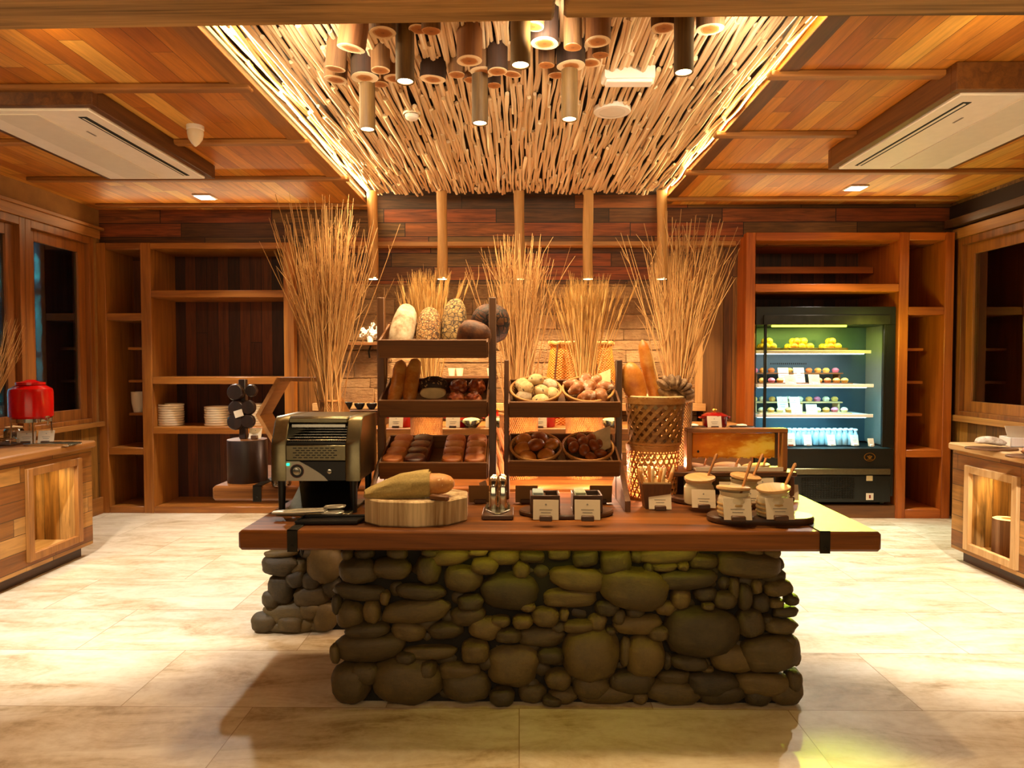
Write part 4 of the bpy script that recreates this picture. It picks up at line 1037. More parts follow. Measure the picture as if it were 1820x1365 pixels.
MB().bb(-iw / 2, iw / 2, .06, td, ztp - .012, ztp, .003).bb(-iw / 2, iw / 2, .045, .065, ztp - .03, ztp - .004, .006).build('top_cover', M['steel'], to)
MB().bb(-iw / 2 + .01, iw / 2 - .01, .05, .06, ztp - .052, ztp - .034, .003).build('lip_bar', M['chrome'], to)
bm = MB()
for i in range(26): bm.cyl((-iw / 2 + .005 + (iw - .01) * i / 25, .02, zm + .02), (-iw / 2 + .005 + (iw - .01) * i / 25, td - .03, zm + .055), .0018, None, 6)
for i in range(6): bm.cyl((-iw / 2, .03 + i * .055, zm + .022 + i * .007), (iw / 2, .03 + i * .055, zm + .022 + i * .007), .003, None, 8)
bm.build('wire_conveyor', M['chrome'], to)
zv = Zt(819)
vp = MB().bb(-iw / 2, iw / 2, .004, .02, zv, zm, .002).build('vent_panel', M['steel'], to)
vm = MB()
for r in range(5):
    for c in range(8): vm.box((-iw / 2 + .04 + (iw - .075) * (c + (r % 2) * .5) / 8, .0035, zv + .014 + (zm - zv - .026) * r / 4), (.017, .003, .0045), None, .001)
vm.build('vent_slots', M['black'], vp)
cp = MB().bb(-iw / 2, iw / 2, .006, .02, zb, zv - .003, .002).build('control_panel', M['black'], to)
g = MB(); hz = zv - .003 - zb
pl_ = [(-iw / 2, zb), (iw * .2, zb)] + [(iw * .2 - (iw * .48) * (k / 8), zb + hz * (k / 8) ** .75) for k in range(1, 9)] + [(-iw / 2, zb + hz)]
g.prism(pl_, 0, .003, Matrix(((1, 0, 0, 0), (0, 0, 1, .004), (0, 1, 0, 0), (0, 0, 0, 1)))); g.build('grey_faceplate', M['silver'], cp)
for (px, nm, rr) in ((527, 'timer_knob', .016), (586, 'speed_knob', .011)):
    Mk = RT((pi / 2, 0, 0), (Xt(px), .005, zb + hz * .5))
    k_ = MB().lathe([(0, 0), (rr, 0), (rr * .92, .014), (0, .015)], 28, Mk).build(nm, M['chrome'], cp)
    if rr > .012:
        MB().lathe([(rr * 1.2, 0), (rr * 1.85, 0), (rr * 1.85, .002), (rr * 1.2, .002)], 32, Mk).build('dial_ring', M['black'], k_)
        MB().lathe([(rr * 1.88, 0), (rr * 2.0, 0), (rr * 2.0, .0015), (rr * 1.88, .0015)], 32, Mk).build('dial_mark', M['redlid'], k_)
MB().bb(Xt(509), Xt(513.5), -.002, .005, zb + hz * .78, zb + hz * .9, .001).build('pilot_light', M['green'], cp)
for sx in (-1, 1):
    for yy in (.03, td - .03): MB().cyl((sx * (tw / 2 - chk * .55), yy, .0), (sx * (tw / 2 - chk * .55), yy, zb), .014, .019, 14).build('leg', M['black'], to)
MB().box((0, .17, .065), (iw + .02, .3, .004), (.42, 0, 0), .001).build('return_chute', M['steel'], to)
MB().bb(-iw / 2 - .03, iw / 2 + .03, -.05, .28, .001, .012, .003).build('crumb_tray', M['steel'], to)
# toast tray and tongs before it
p = on(582, 931, SZ); dk = thing('serving_tray', 'dark tray before the toaster with steel tongs on it', 'serving tray', (p.x, p.y + .03, SZ + .0055), .05)
MB().prism([(-.13, -.055), (.13, -.055), (.16, .03), (.15, .055), (-.12, .055)], 0, .006, None, .001).build('base', M['black'], dk); MB().tube([(-.13, -.055, .01), (.13, -.055, .01), (.16, .03, .01), (.15, .055, .01), (-.12, .055, .01)], .006, 8, closed=True).build('rim', M['black'], dk)
p = on(550, 921, SZ); tg = thing('serving_tongs', 'steel serving tongs lying over the dark tray', 'tongs', (p.x - .0, p.y - .02, SZ + .026), (0, -.03, .08))
for s in (-1, 1):
    MB().tube([(-.15, s * .004, .01), (-.05, s * .018, .012 + s * .002), (.05, s * .022, .012), (.08, s * .026, .012)], [.016, .015, .013, .016], 12, True, .45).build('arm', M['silver'], tg)
    pl2 = [(.07, -.014), (.1, -.026), (.14, -.028), (.155, -.016), (.155, .016), (.14, .028), (.1, .026), (.07, .014)]
    fm = MB().tube([(x_, y_ + s * .024, .012 + .008 * s) for x_, y_ in pl2], .0045, 8, closed=True); fm.tube([(.08, s * .024, .012 + .008 * s), (.15, s * .024, .012 + .008 * s)], .004, 8); fm.build('slotted_end', M['silver'], tg)

# ------------------------------------------------------------ bread racks
TILT = math.radians(20)
def rack(label, lp, rp, topy, trays, feet):
    Yp, Yf = 3.44, 3.27
    lx = (at(lp[0], 700, Yp).x, at(lp[1], 700, Yp).x); rx = (at(rp[0], 700, Yp).x, at(rp[1], 700, Yp).x)
    cx = (lx[0] + rx[1]) / 2; zt2 = at(900, topy, Yp).z
    t = thing('bread_rack', label, 'bread rack', (cx, Yp, SZ), 0, 'wooden bread racks')
    for k, (a, b) in enumerate((lx, rx)):
        MB().bb(a - cx, b - cx, -.02, .02, 0, zt2 - SZ, .003).build('post', M['darkZ' if k else 'rackZ'], t)
        s = (a + b) / 2 - cx
        Mx = Matrix.Translation((s, 0, 0)) @ Matrix(((0, 0, 1, 0), (1, 0, 0, 0), (0, 1, 0, 0), (0, 0, 0, 1)))
        if feet[k]: MB().prism([(-.31, 0), (-.02, 0), (-.02, .2), (-.05, .2), (-.31, .05)], -.013, .013, Mx, .003).build('foot', M['rackY'], t)
        MB().prism([(.02, 0), (.17, 0), (.17, .03), (.02, .12)], -.013, .013, Mx, .003).build('foot', M['rackY'], t)
        zz = [at(900, ty[0], Yf).z - SZ for ty in trays]
        MB().tube([(s, .015, zz[-1] - .02), (s, .16, zz[0] + .06)], .011, 4).build('brace', M['rackZ'], t)
    mats = []
    xa, xb = lx[1] + .002, rx[0] - .002; w = xb - xa; dp = .3
    for (ya, yb_) in trays:
        za = at(900, ya, Yf).z; h = za - at(900, yb_, Yf).z
        # origin of a tray: lower front edge
        Tm = Matrix.Translation(((xa + xb) / 2, Yf + .02, za - h)) @ Matrix.Rotation(TILT, 4, 'X')
        mats.append(Tm)
        L = Matrix.Translation((-cx, -Yp, -SZ)) @ Tm
        tr = MB().bb(-w / 2, w / 2, 0, dp, 0, .012, .002).bb(-w / 2, w / 2, -.014, 0, 0, h, .003).bb(-w / 2, w / 2, dp, dp + .012, 0, h * .9, .003)
        for s in (-1, 1): tr.bb(s * w / 2 - .006, s * w / 2 + .006, 0, dp, 0.0, h * .85, .002)
        o = tr.build('tray', M['rackX'], t); o.matrix_local = L
    return mats, w
R1, rw1 = rack('tall bread rack with three tilted trays of loaves, toast and baguettes', (672, 685), (869, 882), 529, [(601, 635), (708, 741), (818, 851)], (1, 0))
R2, rw2 = rack('shorter bread rack with four round roll baskets on two tilted trays', (896, 905), (1094, 1105), 640, [(711, 741), (815, 846)], (0, 1))
def setm(o, Mx): o.matrix_basis = Mx; return o
def loafm(d, mat, seed, name='loaf', p=.85, slash=0, amp=.05):
    lf = lumpy(amp, 1.6, seed)
    def fn(q):
        k = lf(q)
        if slash and q.z > .1: k -= .06 * max(0, math.cos(q.y * slash + q.x * 2.2)) ** 6
        return k
    return MB().ell((0, 0, 0), d, None, 26, 18, fn, p)
def bread(name, px, py, Y, d, mat, seed, lean, label, cat='bread', roll=0, slash=0, group=None, amp=.05):
    p = at(px, py, Y); o = loafm(d, mat, seed, name, .85, slash, amp).build(name, M[mat])
    o.location = p; o.rotation_euler = (lean, roll, 0); return tag(o, label, cat, group)
bread('loaf', 716, 585, 3.42, (.125, .3, .115), 'flour', 1, 1.0, 'whitish floured loaf with slashes at the left of the top tray', 'loaf', .12, 5)
bread('loaf', 762, 588, 3.42, (.125, .28, .115), 'oat', 2, 1.0, 'golden loaf crusted with oat flakes, second on the top tray', 'loaf')
bread('loaf', 807, 578, 3.46, (.125, .32, .115), 'rye', 3, 1.05, 'tall crackled rye loaf leaning in the top tray', 'loaf', .04)
o = bread('loaf', 842, 598, 3.36, (.17, .12, .16), 'darkrye', 4, .3, 'smooth brown half loaf leaning before the rye loaf', 'loaf', .35)
bread('loaf', 871, 575, 3.56, (.205, .16, .205), 'darkloaf', 5, .25, 'big dark cracked round loaf poking out behind the rack post', 'loaf', 0, 0, None, .06)
def baguette(L, r, mat, seed, name='baguette'):
    pts, rad = [], []
    for i in range(15):
        u = i / 14; pts.append((.006 * math.sin(seed + u * 4), (u - .5) * L, .004 * math.sin(u * 7 + seed)))
        e = min(1, math.sqrt(max(0, 1 - (abs(u - .5) * 2) ** 5))); rad.append(max(.004, r * e * (1 + .05 * math.sin(u * 26 + seed))))
    return MB().tube(pts, rad, 16)
for i, (px, py, lab) in enumerate(((706, 680, 'outer of the two short golden baguettes in the middle tray'), (733, 678, 'inner of the two short golden baguettes, nearer the poppy roll'))):
    o = baguette(.27, .037, 'gold', i * 2).build('baguette', M['gold']); o.location = at(px, py, 3.42); o.rotation_euler = (1.0, .1, -.03); tag(o, lab, 'baguette')
T2 = R1[1]
def ontray(T, o, x, y, z, rz=0, rx=0, ry=0): return setm(o, T @ Matrix.Translation((x, y, z)) @ Euler((rx, ry, rz)).to_matrix().to_4x4())
o = thing('seeded_roll', 'black seeded roll with a pale cut side in the middle tray', 'bread roll'); MB().ell((0, 0, .008), (.14, .1, .09), None, 22, 14, lumpy(.05, 2, 8)).build('crust', M['poppy'], o); MB().prism(circle(.064, 22, 0, 0, .03), 0, .03, RT((pi / 2, 0, 0), (0, -.025, -.016)), .004).build('crumb', M['crumb'], o); ontray(T2, o, -.01, .14, .1)
for (x, y, z, lab) in ((.115, .15, .095, 'lumpy reddish pastry behind, next to the black seeded roll'), (.205, .15, .095, 'lumpy reddish pastry behind, next to the rack post'), (.105, .06, .065, 'lower reddish pastry in front, next to the black seeded roll'), (.19, .06, .065, 'lower reddish pastry in front, next to the rack post')):
    o = MB().ell((0, 0, 0), (.09, .085, .075), None, 24, 16, lumpy(.3, 2.6, x * 40 + y * 9)).build('pastry', M['fruitpastry']); tag(o, lab, 'pastry'); ontray(T2, o, x, y, z, x * 9)
T3 = R1[2]
for i, (x, mt, lab, tl) in enumerate(((-.205, 'toast', 'golden sliced toast loaf at the left end of the lowest tray', .1), (-.095, 'chocbread', 'very dark sliced toast loaf in the lowest tray', .06), (.09, 'toast', 'striped reddish toast loaf beside the empty gap of the lowest tray', .0), (.2, 'toast', 'golden sliced toast loaf against the rack post in the lowest tray', 0))):
    m = MB(); n = 4
    m.box((0, .142, .042), (.104, .28, .08), None, .02)
    for k in range(n): m.ell((0, .036 + k * .071, .076), (.1, .086, .026), None, 16, 8, None, .8)
    o = m.build('toast_loaf', M[mt]); tag(o, lab, 'loaf'); ontray(T3, o, x, .005, .013, -tl)
# round baskets of rolls
def basket_mesh(R_, h):
    return [(0, .0), (R_ * .82, 0), (R_ * .88, .008), (R_, h), (R_ * .96, h), (R_ * .84, .014), (0, .008)]
shell = MB().lathe(basket_mesh(.125, .075), 40).mesh('woven_bowl', M['wick'])
rim = MB().tube([(.126 * math.cos(2 * pi * k / 40), .126 * math.sin(2 * pi * k / 40), .075) for k in range(40)], .0065, 8, closed=True).tube([(.122 * math.cos(2 * pi * k / 40), .122 * math.sin(2 * pi * k / 40), .064) for k in range(40)], .005, 8, closed=True).mesh('rim', M['bamboo'])
liner = MB().prism([(-.13, -.02), (.02, -.12), (.13, .03), (.05, .12), (-.07, .11)], .0, .002, None, 0)
def rollset(T, x, lab, kind, mats, d, seed, lin_=False):
    b = thing('roll_basket', lab, 'basket', (0, 0, 0), 0, 'round roll baskets'); put('woven_bowl', shell, b); put('rim', rim, b)
    B = T @ Matrix.Translation((x, .15, .0125)) @ Matrix.Rotation(.12, 4, 'X'); setm(b, B)
    r = random.Random(seed); out = []
    if lin_:
        MB().add([(.03, -.02, .03), (.11, -.03, .09), (.115, .07, .15), (.03, .1, .09)], [(0, 1, 2, 3)]).add([(.03, -.02, .032), (.11, -.03, .092), (.115, .07, .152), (.03, .1, .092)], [(0, 1, 2, 3)]).build('paper_liner', M['parch'], b)
    return B, r
def put_rolls(B, pos, me_list, labs, name, cat, grp, r):
    for i, (x, y, z) in enumerate(pos):
        o = put(name, me_list[i % len(me_list)]); tag(o, labs(i), cat, grp)
        setm(o, B @ Matrix.Translation((x, y, z)) @ Euler((r.uniform(-.4, .4), r.uniform(-.4, .4), r.uniform(0, 6))).to_matrix().to_4x4())
seed_me = [MB().ell((0, 0, 0), (.085, .08, .06), None, 18, 12, lumpy(.07, 2, k)).mesh('seeded_roll', M[m]) for k, m in enumerate(('pale_roll', 'pale_roll', 'flour', 'pale_roll'))]
croi_me = [MB().tube([(-.05, .012, -.01), (-.035, .0, 0), (-.015, -.008, .005), (.0, -.01, .008), (.015, -.008, .005), (.035, 0, 0), (.05, .012, -.01)], [.008, .022, .03, .034, .03, .022, .008], 14).mesh('croissant', M['dust'])]
bun_me = [MB().ell((0, 0, 0), (.092, .088, .06), None, 20, 12, lumpy(.03, 1.5, k)).mesh('bread_roll', M[m]) for k, m in enumerate(('gold', 'brown', 'gold'))]
sml_me = [MB().ell((0, 0, 0), (.075, .058, .045), None, 18, 12, lumpy(.03, 1.5, k + 5)).mesh('small_roll', M['brown']) for k in range(2)]
B, r = rollset(R2[0], -.135, 'round basket of pale seeded rolls on the upper tray', 0, 0, 0, 1)
put_rolls(B, [(-.065, .05, .07), (.0, .07, .085), (.07, .05, .07), (-.05, -.02, .09), (.03, -.03, .08), (.075, -.03, .065), (-.06, -.05, .06), (.0, .02, .115), (.02, -.085, .06)], seed_me, lambda i: ('whitish seeded roll heaped in the upper seeded roll basket' if i % 4 == 2 else 'pale speckled roll heaped in the upper seeded roll basket'), 'bread_roll', 'bread roll', 'seeded rolls in the upper basket', r)
B, r = rollset(R2[0], .125, 'round basket of sugar dusted croissants on the upper tray', 0, 0, 0, 2, True)
put_rolls(B, [(-.07, .05, .07), (.0, .07, .08), (.06, .06, .08), (-.06, -.01, .085), (.015, -.01, .09), (.075, -.01, .08), (-.01, -.07, .07), (.05, -.07, .07)], croi_me, lambda i: 'sugar dusted little croissant heaped in the upper croissant basket', 'croissant', 'croissant', 'croissants in the upper basket', r)
B, r = rollset(R2[1], -.135, 'round basket of big golden buns on the lower tray', 0, 0, 0, 3, False)
put_rolls(B, [(-.06, .06, .07), (.02, .07, .075), (.075, .02, .07), (-.07, -.02, .07), (.0, -.01, .09), (-.04, -.075, .06), (.05, -.06, .06)], bun_me, lambda i: ('brown glazed bun' if i % 3 == 1 else 'golden bun') + ' heaped in the lower bun basket', 'bread_roll', 'bread roll', 'buns in the lower basket', r)
B, r = rollset(R2[1], .125, 'round basket of small brown rolls with a paper liner on the lower tray', 0, 0, 0, 4, True)
put_rolls(B, [(-.07, .05, .06), (-.02, .08, .065), (-.07, .0, .07), (-.02, .025, .085), (.02, .06, .075), (-.02, -.035, .075), (.03, -.0, .08), (.01, -.08, .06), (.06, -.05, .065), (.07, .03, .07)], sml_me, lambda i: 'small brown glazed roll in the paper lined lower basket', 'bread_roll', 'bread roll', 'small rolls in the lower basket', r)
# ------------------------------------------------------------ things on the front slab
# octagonal stump board with the wrapped loaf
p = on(753, 938, SZ); yc = p.y + .165
a0 = on(668, 920, SZ).x; a1 = on(839, 920, SZ).x; rx_ = (a1 - a0) / 2 * (yc / p.y) * .985
bs = thing('log_slice', 'pale eight sided log slice used as a bread board', 'bread board', (on(753, 920, SZ).x * yc / p.y, yc, SZ + .0005))
HS = .108
poly = []
for k, a in enumerate((-2.5, -1.75, -.95, -.35, .35, 1.1, 2.0, 2.75)):
    q = (1.0, .98, 1.02, 1.03, 1.0, .97, 1.0, 1.0)[k]; poly.append((rx_ * q * math.cos(a), .165 * q * math.sin(a)))
poly = [(-.96 * rx_, -.08), (-.62 * rx_, -.145), (.1 * rx_, -.165), (.68 * rx_, -.125), (rx_, -.04), (.97 * rx_, .08), (.5 * rx_, .16), (-.4 * rx_, .165), (-.95 * rx_, .07)]
MB().prism(poly, 0, HS, None, .006).build('block', wood('pale_log_side', '#86602e', '#e2c898', 'Z', 1.0, .75, 1.1, .8), bs)
zt_ = SZ + HS + .001
o = thing('wrapped_loaf', 'seeded loaf half wrapped in an olive linen cloth on the log slice', 'loaf', (bs.location.x - .005, yc - .04, zt_ + .044), (0, -.06, .03))
MB().ell((.075, 0, .002), (.2, .112, .094), None, 26, 16, lumpy(.03, 2, 9), .9).build('crust', M['seedtop'], o)
m = MB(); pts, rad = [], []
for i in range(14):
    u = i / 13; x = -.215 + .285 * u
    pts.append((x, .0, -.024 * (1 - u) ** 1.5 + .004)); rad.append(.024 + .042 * min(1, u * 1.8) ** .7)
vs, fs = [], []; nn = 30; u_ = lambda i: min(1, i / 7)
for i, (q, r) in enumerate(zip(pts, rad)):
    for k in range(nn):
        a = 2 * pi * k / nn; w = 1 + .07 * math.sin(5 * a + i * .55) * (1 - i / 15) + .03 * math.sin(9 * a - i * .4)
        vs.append((q[0] + .004 * math.sin(3 * a), math.cos(a) * r * (1.12 + .35 * (1 - u_(i))) * w, max(-.043, q[2] + math.sin(a) * r * (.95 - .3 * (1 - u_(i))) * w)))
for i in range(13):
    for k in range(nn): fs.append((i * nn + k, i * nn + (k + 1) % nn, (i + 1) * nn + (k + 1) % nn, (i + 1) * nn + k))
fs.append(tuple(range(nn)))
m.add(vs, fs); m.tube([(.068, math.cos(2 * pi * k / 24) * .066, max(-.04, math.sin(2 * pi * k / 24) * .055 - .001)) for k in range(24)], .004, 8, closed=True); m.build('cloth', M['linen'], o)
kn = thing('bread_knife', 'bread knife with a brown handle lying under the wrapped loaf', 'knife', (bs.location.x + .03, yc - .09, zt_ + .0005), (0, 0, -.5))
MB().prism([(-.12, -.008), (.05, -.012), (.05, .012), (-.1, .012)], 0, .002, None, 0).build('blade', M['chrome'], kn); MB().box((.095, 0, .011), (.09, .026, .022), None, .006).build('handle', M['rackX'], kn)
# tongs stand
p = on(884, 925, SZ); st = thing('tongs_stand', 'upright steel tongs standing in a dark wooden stand', 'tongs stand', (p.x, p.y + .09, SZ + .0005))
MB().bb(-.07, .07, -.09, .1, 0, .022, .005).build('base', M['darkX'], st)
MB().prism([(-.05, .05), (-.055, .0), (-.012, -.082), (.012, -.082), (.055, .0), (.05, .05)], .022, .03, None, .002).prism([(-.05, .05), (-.055, .0), (-.048, 0.0), (-.042, .05)], .03, .05).prism([(.042, .05), (.048, 0), (.055, .0), (.05, .05)], .03, .05).build('steel_tray', M['steel'], st)
for s in (-1, 1):
    MB().tube([(s * .021, .0, .03), (s * .022, -.004, .08), (s * .022, -.004, .13), (s * .021, .01, .16), (s * .02, .035, .175), (s * .018, .07, .16), (s * .018, .08, .03)], [.0075] * 7, 12, True, 2.5).build('tong_arm', M['chrome'], st)
# tea boxes on their round board
p = on(1006, 925, SZ); yc2 = p.y + .13
rb = thing('serving_board', 'round dark board under the two little tea boxes', 'serving board', (p.x * yc2 / p.y, yc2, SZ + .0005))
MB().prism(circle(.215, 44, 0, 0, .125), 0, .022, None, .006).build('board', M['darkX'], rb)
BZ = SZ + .0232
for i, (px, lab, sc_) in enumerate(((968, 'dark wooden tea box with pale blue sachets, beside the tongs stand', '#a8b8b4'), (1042, 'dark wooden tea box with greenish sachets and a ribboned packet', '#a8b090'))):
    p = on(px, 918, SZ + .02); w, d, h = .13, .13, .085
    tb = thing('tea_box', lab, 'box', (p.x * (p.y + .09) / p.y, p.y + .085, BZ), 0, 'tea boxes')
    MB().bb(-w / 2, w / 2, -d / 2, d / 2, 0, .01).bb(-w / 2, w / 2, -d / 2, -d / 2 + .009, .01, h).bb(-w / 2, w / 2, d / 2 - .009, d / 2, .01, h).bb(-w / 2, -w / 2 + .009, -d / 2 + .009, d / 2 - .009, .01, h).bb(w / 2 - .009, w / 2, -d / 2 + .009, d / 2 - .009, .01, h).bb(-.004, .004, -d / 2 + .009, d / 2 - .009, .01, h - .01).build('box', M['darkX'], tb)
    sm = plain('sachet_paper_%d' % i, sc_, .6, 0, .1, 30)
    for k in range(5):
        q = tag(MB().box((0, 0, .045), (.048, .012, .085), None, .003).build('tea_sachet', sm, None, (tb.location.x - .031, tb.location.y - .04 + .02 * k, BZ + .0105), (.1, 0, 0)), '%s tea sachet standing in the tea box %s' % (('pale blue', 'beside the tongs stand') if i == 0 else ('greenish', 'with the ribboned packet')), 'tea sachet', ['blue tea sachets', 'green tea sachets'][i])
    if i:
        q = thing('ribboned_packet', 'small striped packet lying in the tea box of greenish sachets', 'packet', (tb.location.x + .033, tb.location.y, BZ + .0105))
        MB().box((0, 0, .03), (.04, .05, .055), None, .012).build('packet', M['paper'], q)
        for k in (-1, 0, 1): MB().box((k * .012, 0, .03), (.004, .0515, .0565), None, .001).build('stripe', M['black'], q)
    sign('white sign card leaning on the tea box ' + ('beside the tongs stand' if i == 0 else 'with greenish sachets'), (on(px + 2, 925, BZ).x, on(px, 927, BZ).y + .015, SZ + .023), rnd.uniform(-.06, .03), .108, .084, 'sign cards at the tea boxes')
# card backs facing the far side of the island
for (px, lab) in ((853, 'brown back of a sign card behind the log slice'), (936, 'brown back of a sign card behind the blue sachet box'), (1068, 'brown back of a sign card behind the greenish sachet box')):
    p = on(px, 896, SZ); t = thing('sign_card', lab, 'sign card', (p.x, p.y + .02, SZ + .0005), pi, 'sign cards facing away')
    c = put('card', MB().box((0, 0, .045), (.11, .003, .09), None, .0005).mesh('card', plain('card_back', '#7a5f38', .85, 0, .04)), t, (0, 0, .004), (-.25, 0, 0)); MB().box((0, -.004, .011), (.06, .03, .022), None, .003).build('stand', M['darkX'], t)
p = on(852, 893, SZ); t = sign('narrow white sign card turned sideways behind the tongs stand', (p.x + .035, p.y + .07, SZ + .0005), 1.2, .08, .09, 'sign cards facing away')
# breadstick holder
p = on(1168, 906, SZ); bh = thing('breadstick_holder', 'tapered paper lined holder full of breadsticks before the glowing basket', 'holder', (p.x, p.y + .055, SZ + .0005))
def taper(w0, w1, h, t_):
    m = MB()
    m.add([(-w0, -w0 * .8, 0), (w0, -w0 * .8, 0), (w0, w0 * .8, 0), (-w0, w0 * .8, 0), (-w1, -w1 * .8, h), (w1, -w1 * .8, h), (w1, w1 * .8, h), (-w1, w1 * .8, h),
           (-w1 + t_, -w1 * .8 + t_, h), (w1 - t_, -w1 * .8 + t_, h), (w1 - t_, w1 * .8 - t_, h), (-w1 + t_, w1 * .8 - t_, h), (-w0 + t_, -w0 * .8 + t_, t_), (w0 - t_, -w0 * .8 + t_, t_), (w0 - t_, w0 * .8 - t_, t_), (-w0 + t_, w0 * .8 - t_, t_)],
          [(3, 2, 1, 0)] + [(k, (k + 1) % 4, 4 + (k + 1) % 4, 4 + k) for k in range(4)] + [(4 + k, 4 + (k + 1) % 4, 8 + (k + 1) % 4, 8 + k) for k in range(4)] + [(8 + k, 8 + (k + 1) % 4, 12 + (k + 1) % 4, 12 + k) for k in range(4)] + [(12, 13, 14, 15)])
    return m
taper(.052, .07, .12, .005).build('holder', M['rackZ'], bh); taper(.06, .0635, .028, .003).build('paper_collar', M['parch'], bh, (0, 0, .1))
for i in range(13):
    x, y = -.045 + .03 * (i % 4) + .004 * (i % 3), -.028 + .019 * (i // 4); L = .17 + .035 * rnd.random()
    o = MB().tube([(0, 0, 0), (.002, 0, L * .3), (-.002, .002, L * .7), (0, 0, L - .006), (0, 0, L)], [.006, .0085, .0085, .0085, .004], 10).build('breadstick', M['pale_roll' if i % 3 else 'seedtop'])
    o.location = (bh.location.x + x * .8, bh.location.y + y * .8, SZ + .007); o.rotation_euler = (-y * 3, x * 5, 0)
    tag(o, ('browner' if i % 3 == 0 else 'pale') + ' breadstick standing in the tapered holder', 'breadstick', 'breadsticks in the holder, ' + ('brown' if i % 3 == 0 else 'pale'))
sign('white sign card leaning on the breadstick holder', (p.x + .012, p.y - .012, SZ + .0005), -.06, .105, .088, 'sign cards on the front slab')
# two woven baskets, one on the other
def weave(name, label, loc, r0, r1, h, n, mat, hexa, mats2=None):
    t = thing(name, label, 'basket', loc); m = MB()
    R_ = lambda z: r0 + (r1 - r0) * (z / h)
    for s in (-1, 1):
        for k in range(n):
            pts = []
            for j in range(13):
                z = h * j / 12; a = 2 * pi * k / n + s * (z / h) * (1.15 if hexa else 1.5); q = R_(z) + .0012 * s
                pts.append((q * math.cos(a), q * math.sin(a), z))
            hw_ = .0042 if hexa else .0088; vs, fs = [], []
            for j, q_ in enumerate(pts):
                q_ = Vector(q_); tn = (Vector(pts[min(j + 1, 12)]) - Vector(pts[max(j - 1, 0)])).normalized(); rd = Vector((q_.x, q_.y, 0)).normalized(); sd_ = tn.cross(rd).normalized()
                for (e1, e2) in ((-1, -1), (1, -1), (1, 1), (-1, 1)): vs.append(q_ + sd_ * hw_ * e1 + rd * .0007 * e2)
            for j in range(12):
                for e in range(4): fs.append((j * 4 + e, j * 4 + (e + 1) % 4, j * 4 + 4 + (e + 1) % 4, j * 4 + 4 + e))
            m.add(vs, fs)
    nr = 11 if hexa else 0
    for j in range(nr):
        z = h * (j + .5) / nr; q = R_(z) - .001
        m.tube([(q * math.cos(2 * pi * k / 40), q * math.sin(2 * pi * k / 40), z) for k in range(40)], .0032, 4, closed=True)
    m.build('woven_wall', mat, t)
    for z, nm, hh in ((0, 'base_band', .012), (h - .028, 'rim_band', .028)):
        q0, q1 = R_(z), R_(z + hh)
        MB().lathe([(q0 + .003, z), (q1 + .004, z + hh), (q1 - .004, z + hh), (q0 - .005, z), (q0 + .003, z)], 40).build(nm, M['bamboo'], t)
    MB().lathe([(0, .002), (r0 - .006, .002), (r0 - .006, .008), (0, .008)], 32).build('bottom', M['bambood'], t)
    if hexa: MB().lathe([(0, h - .016), (r1 - .007, h - .016), (r1 - .007, h - .01), (0, h - .01)], 32).build('lid_disc', M['bambood'], t)
    return t
p = on(1159, 893, SZ); yb2 = p.y + .13; bx_ = p.x * yb2 / p.y
weave('woven_basket', 'glowing hexagon woven bamboo basket standing on the slab under another basket', (bx_, yb2, SZ + .001), .122, .132, .275, 26, M['bamboo'], True)
zB = SZ + .278
weave('woven_basket', 'darker diamond woven basket holding breads, set on the glowing basket', (bx_ + .012, yb2, zB), .128, .15, .235, 18, M['bambood'], False)
o = thing('dough_liner', 'brown paper lining bulging over the rim of the diamond woven basket', 'liner', (bx_ + .012, yb2, zB + .02))
MB().lathe([(.13, .16), (.138, .2), (.15, .222), (.146, .228), (.1, .2), (0, .19)], 36, None, lambda a, z: 1 + .03 * math.sin(7 * a) * (z > .19)).build('paper', M['parch'], o)
zT = zB + .215
o = MB().ell((0, 0, .1), (.12, .1, .24), None, 22, 16, lumpy(.04, 1.5, 3)).build('loaf', M['gold'], None, (bx_ - .075, yb2 - .02, zT - .01), (0, -.25, 0)); tag(o, 'short golden loaf standing in the upper woven basket', 'loaf')
o = baguette(.36, .032, 'gold', 3).build('baguette', M['gold'], None, (at(1157, 655, yb2).x, yb2 + .02, zT + .14), (1.45, 0, 0)); o.rotation_euler = (pi / 2 - .1, 0.0, 0); o.rotation_euler = Euler((pi / 2, -.26, 0)); tag(o, 'long golden baguette leaning out of the upper woven basket', 'baguette')
m = MB()
for k in range(7):
    a = -1.2 + 2.4 * k / 6; m.ell((.062 * math.sin(a), -.01, .055 + .045 * math.cos(a)), (.042, .1, .085), (0, a, 0), 14, 10, lumpy(.05, 2, k))
m.ell((0, 0, .04), (.15, .09, .07), None, 16, 10); o = m.build('crown_loaf', M['flour'], None, (at(1190, 690, yb2 - .03).x, yb2 - .04, zT - .0)); o.rotation_euler = (0, .3, 0); tag(o, 'ridged dark dusted crown loaf on the rim of the upper basket', 'loaf'); o.data.materials.clear(); o.data.materials.append(crust('ashy_ridged_crust', '#3a2414', '#75573a', '#b89c78', 9, .8, .6))
o = tag(MB().ell((0, 0, 0), (.12, .09, .08), None, 18, 12, lumpy(.05, 2, 13)).build('bread_roll', crust('grey_roll_crust', '#7a5a3a', '#a88660', '#c8aa84', 9, .8, .4), None, (at(1214, 702, yb2 + .02).x, yb2 + .03, zT + .03)), 'dusty roll behind the ridged crown loaf', 'bread roll')
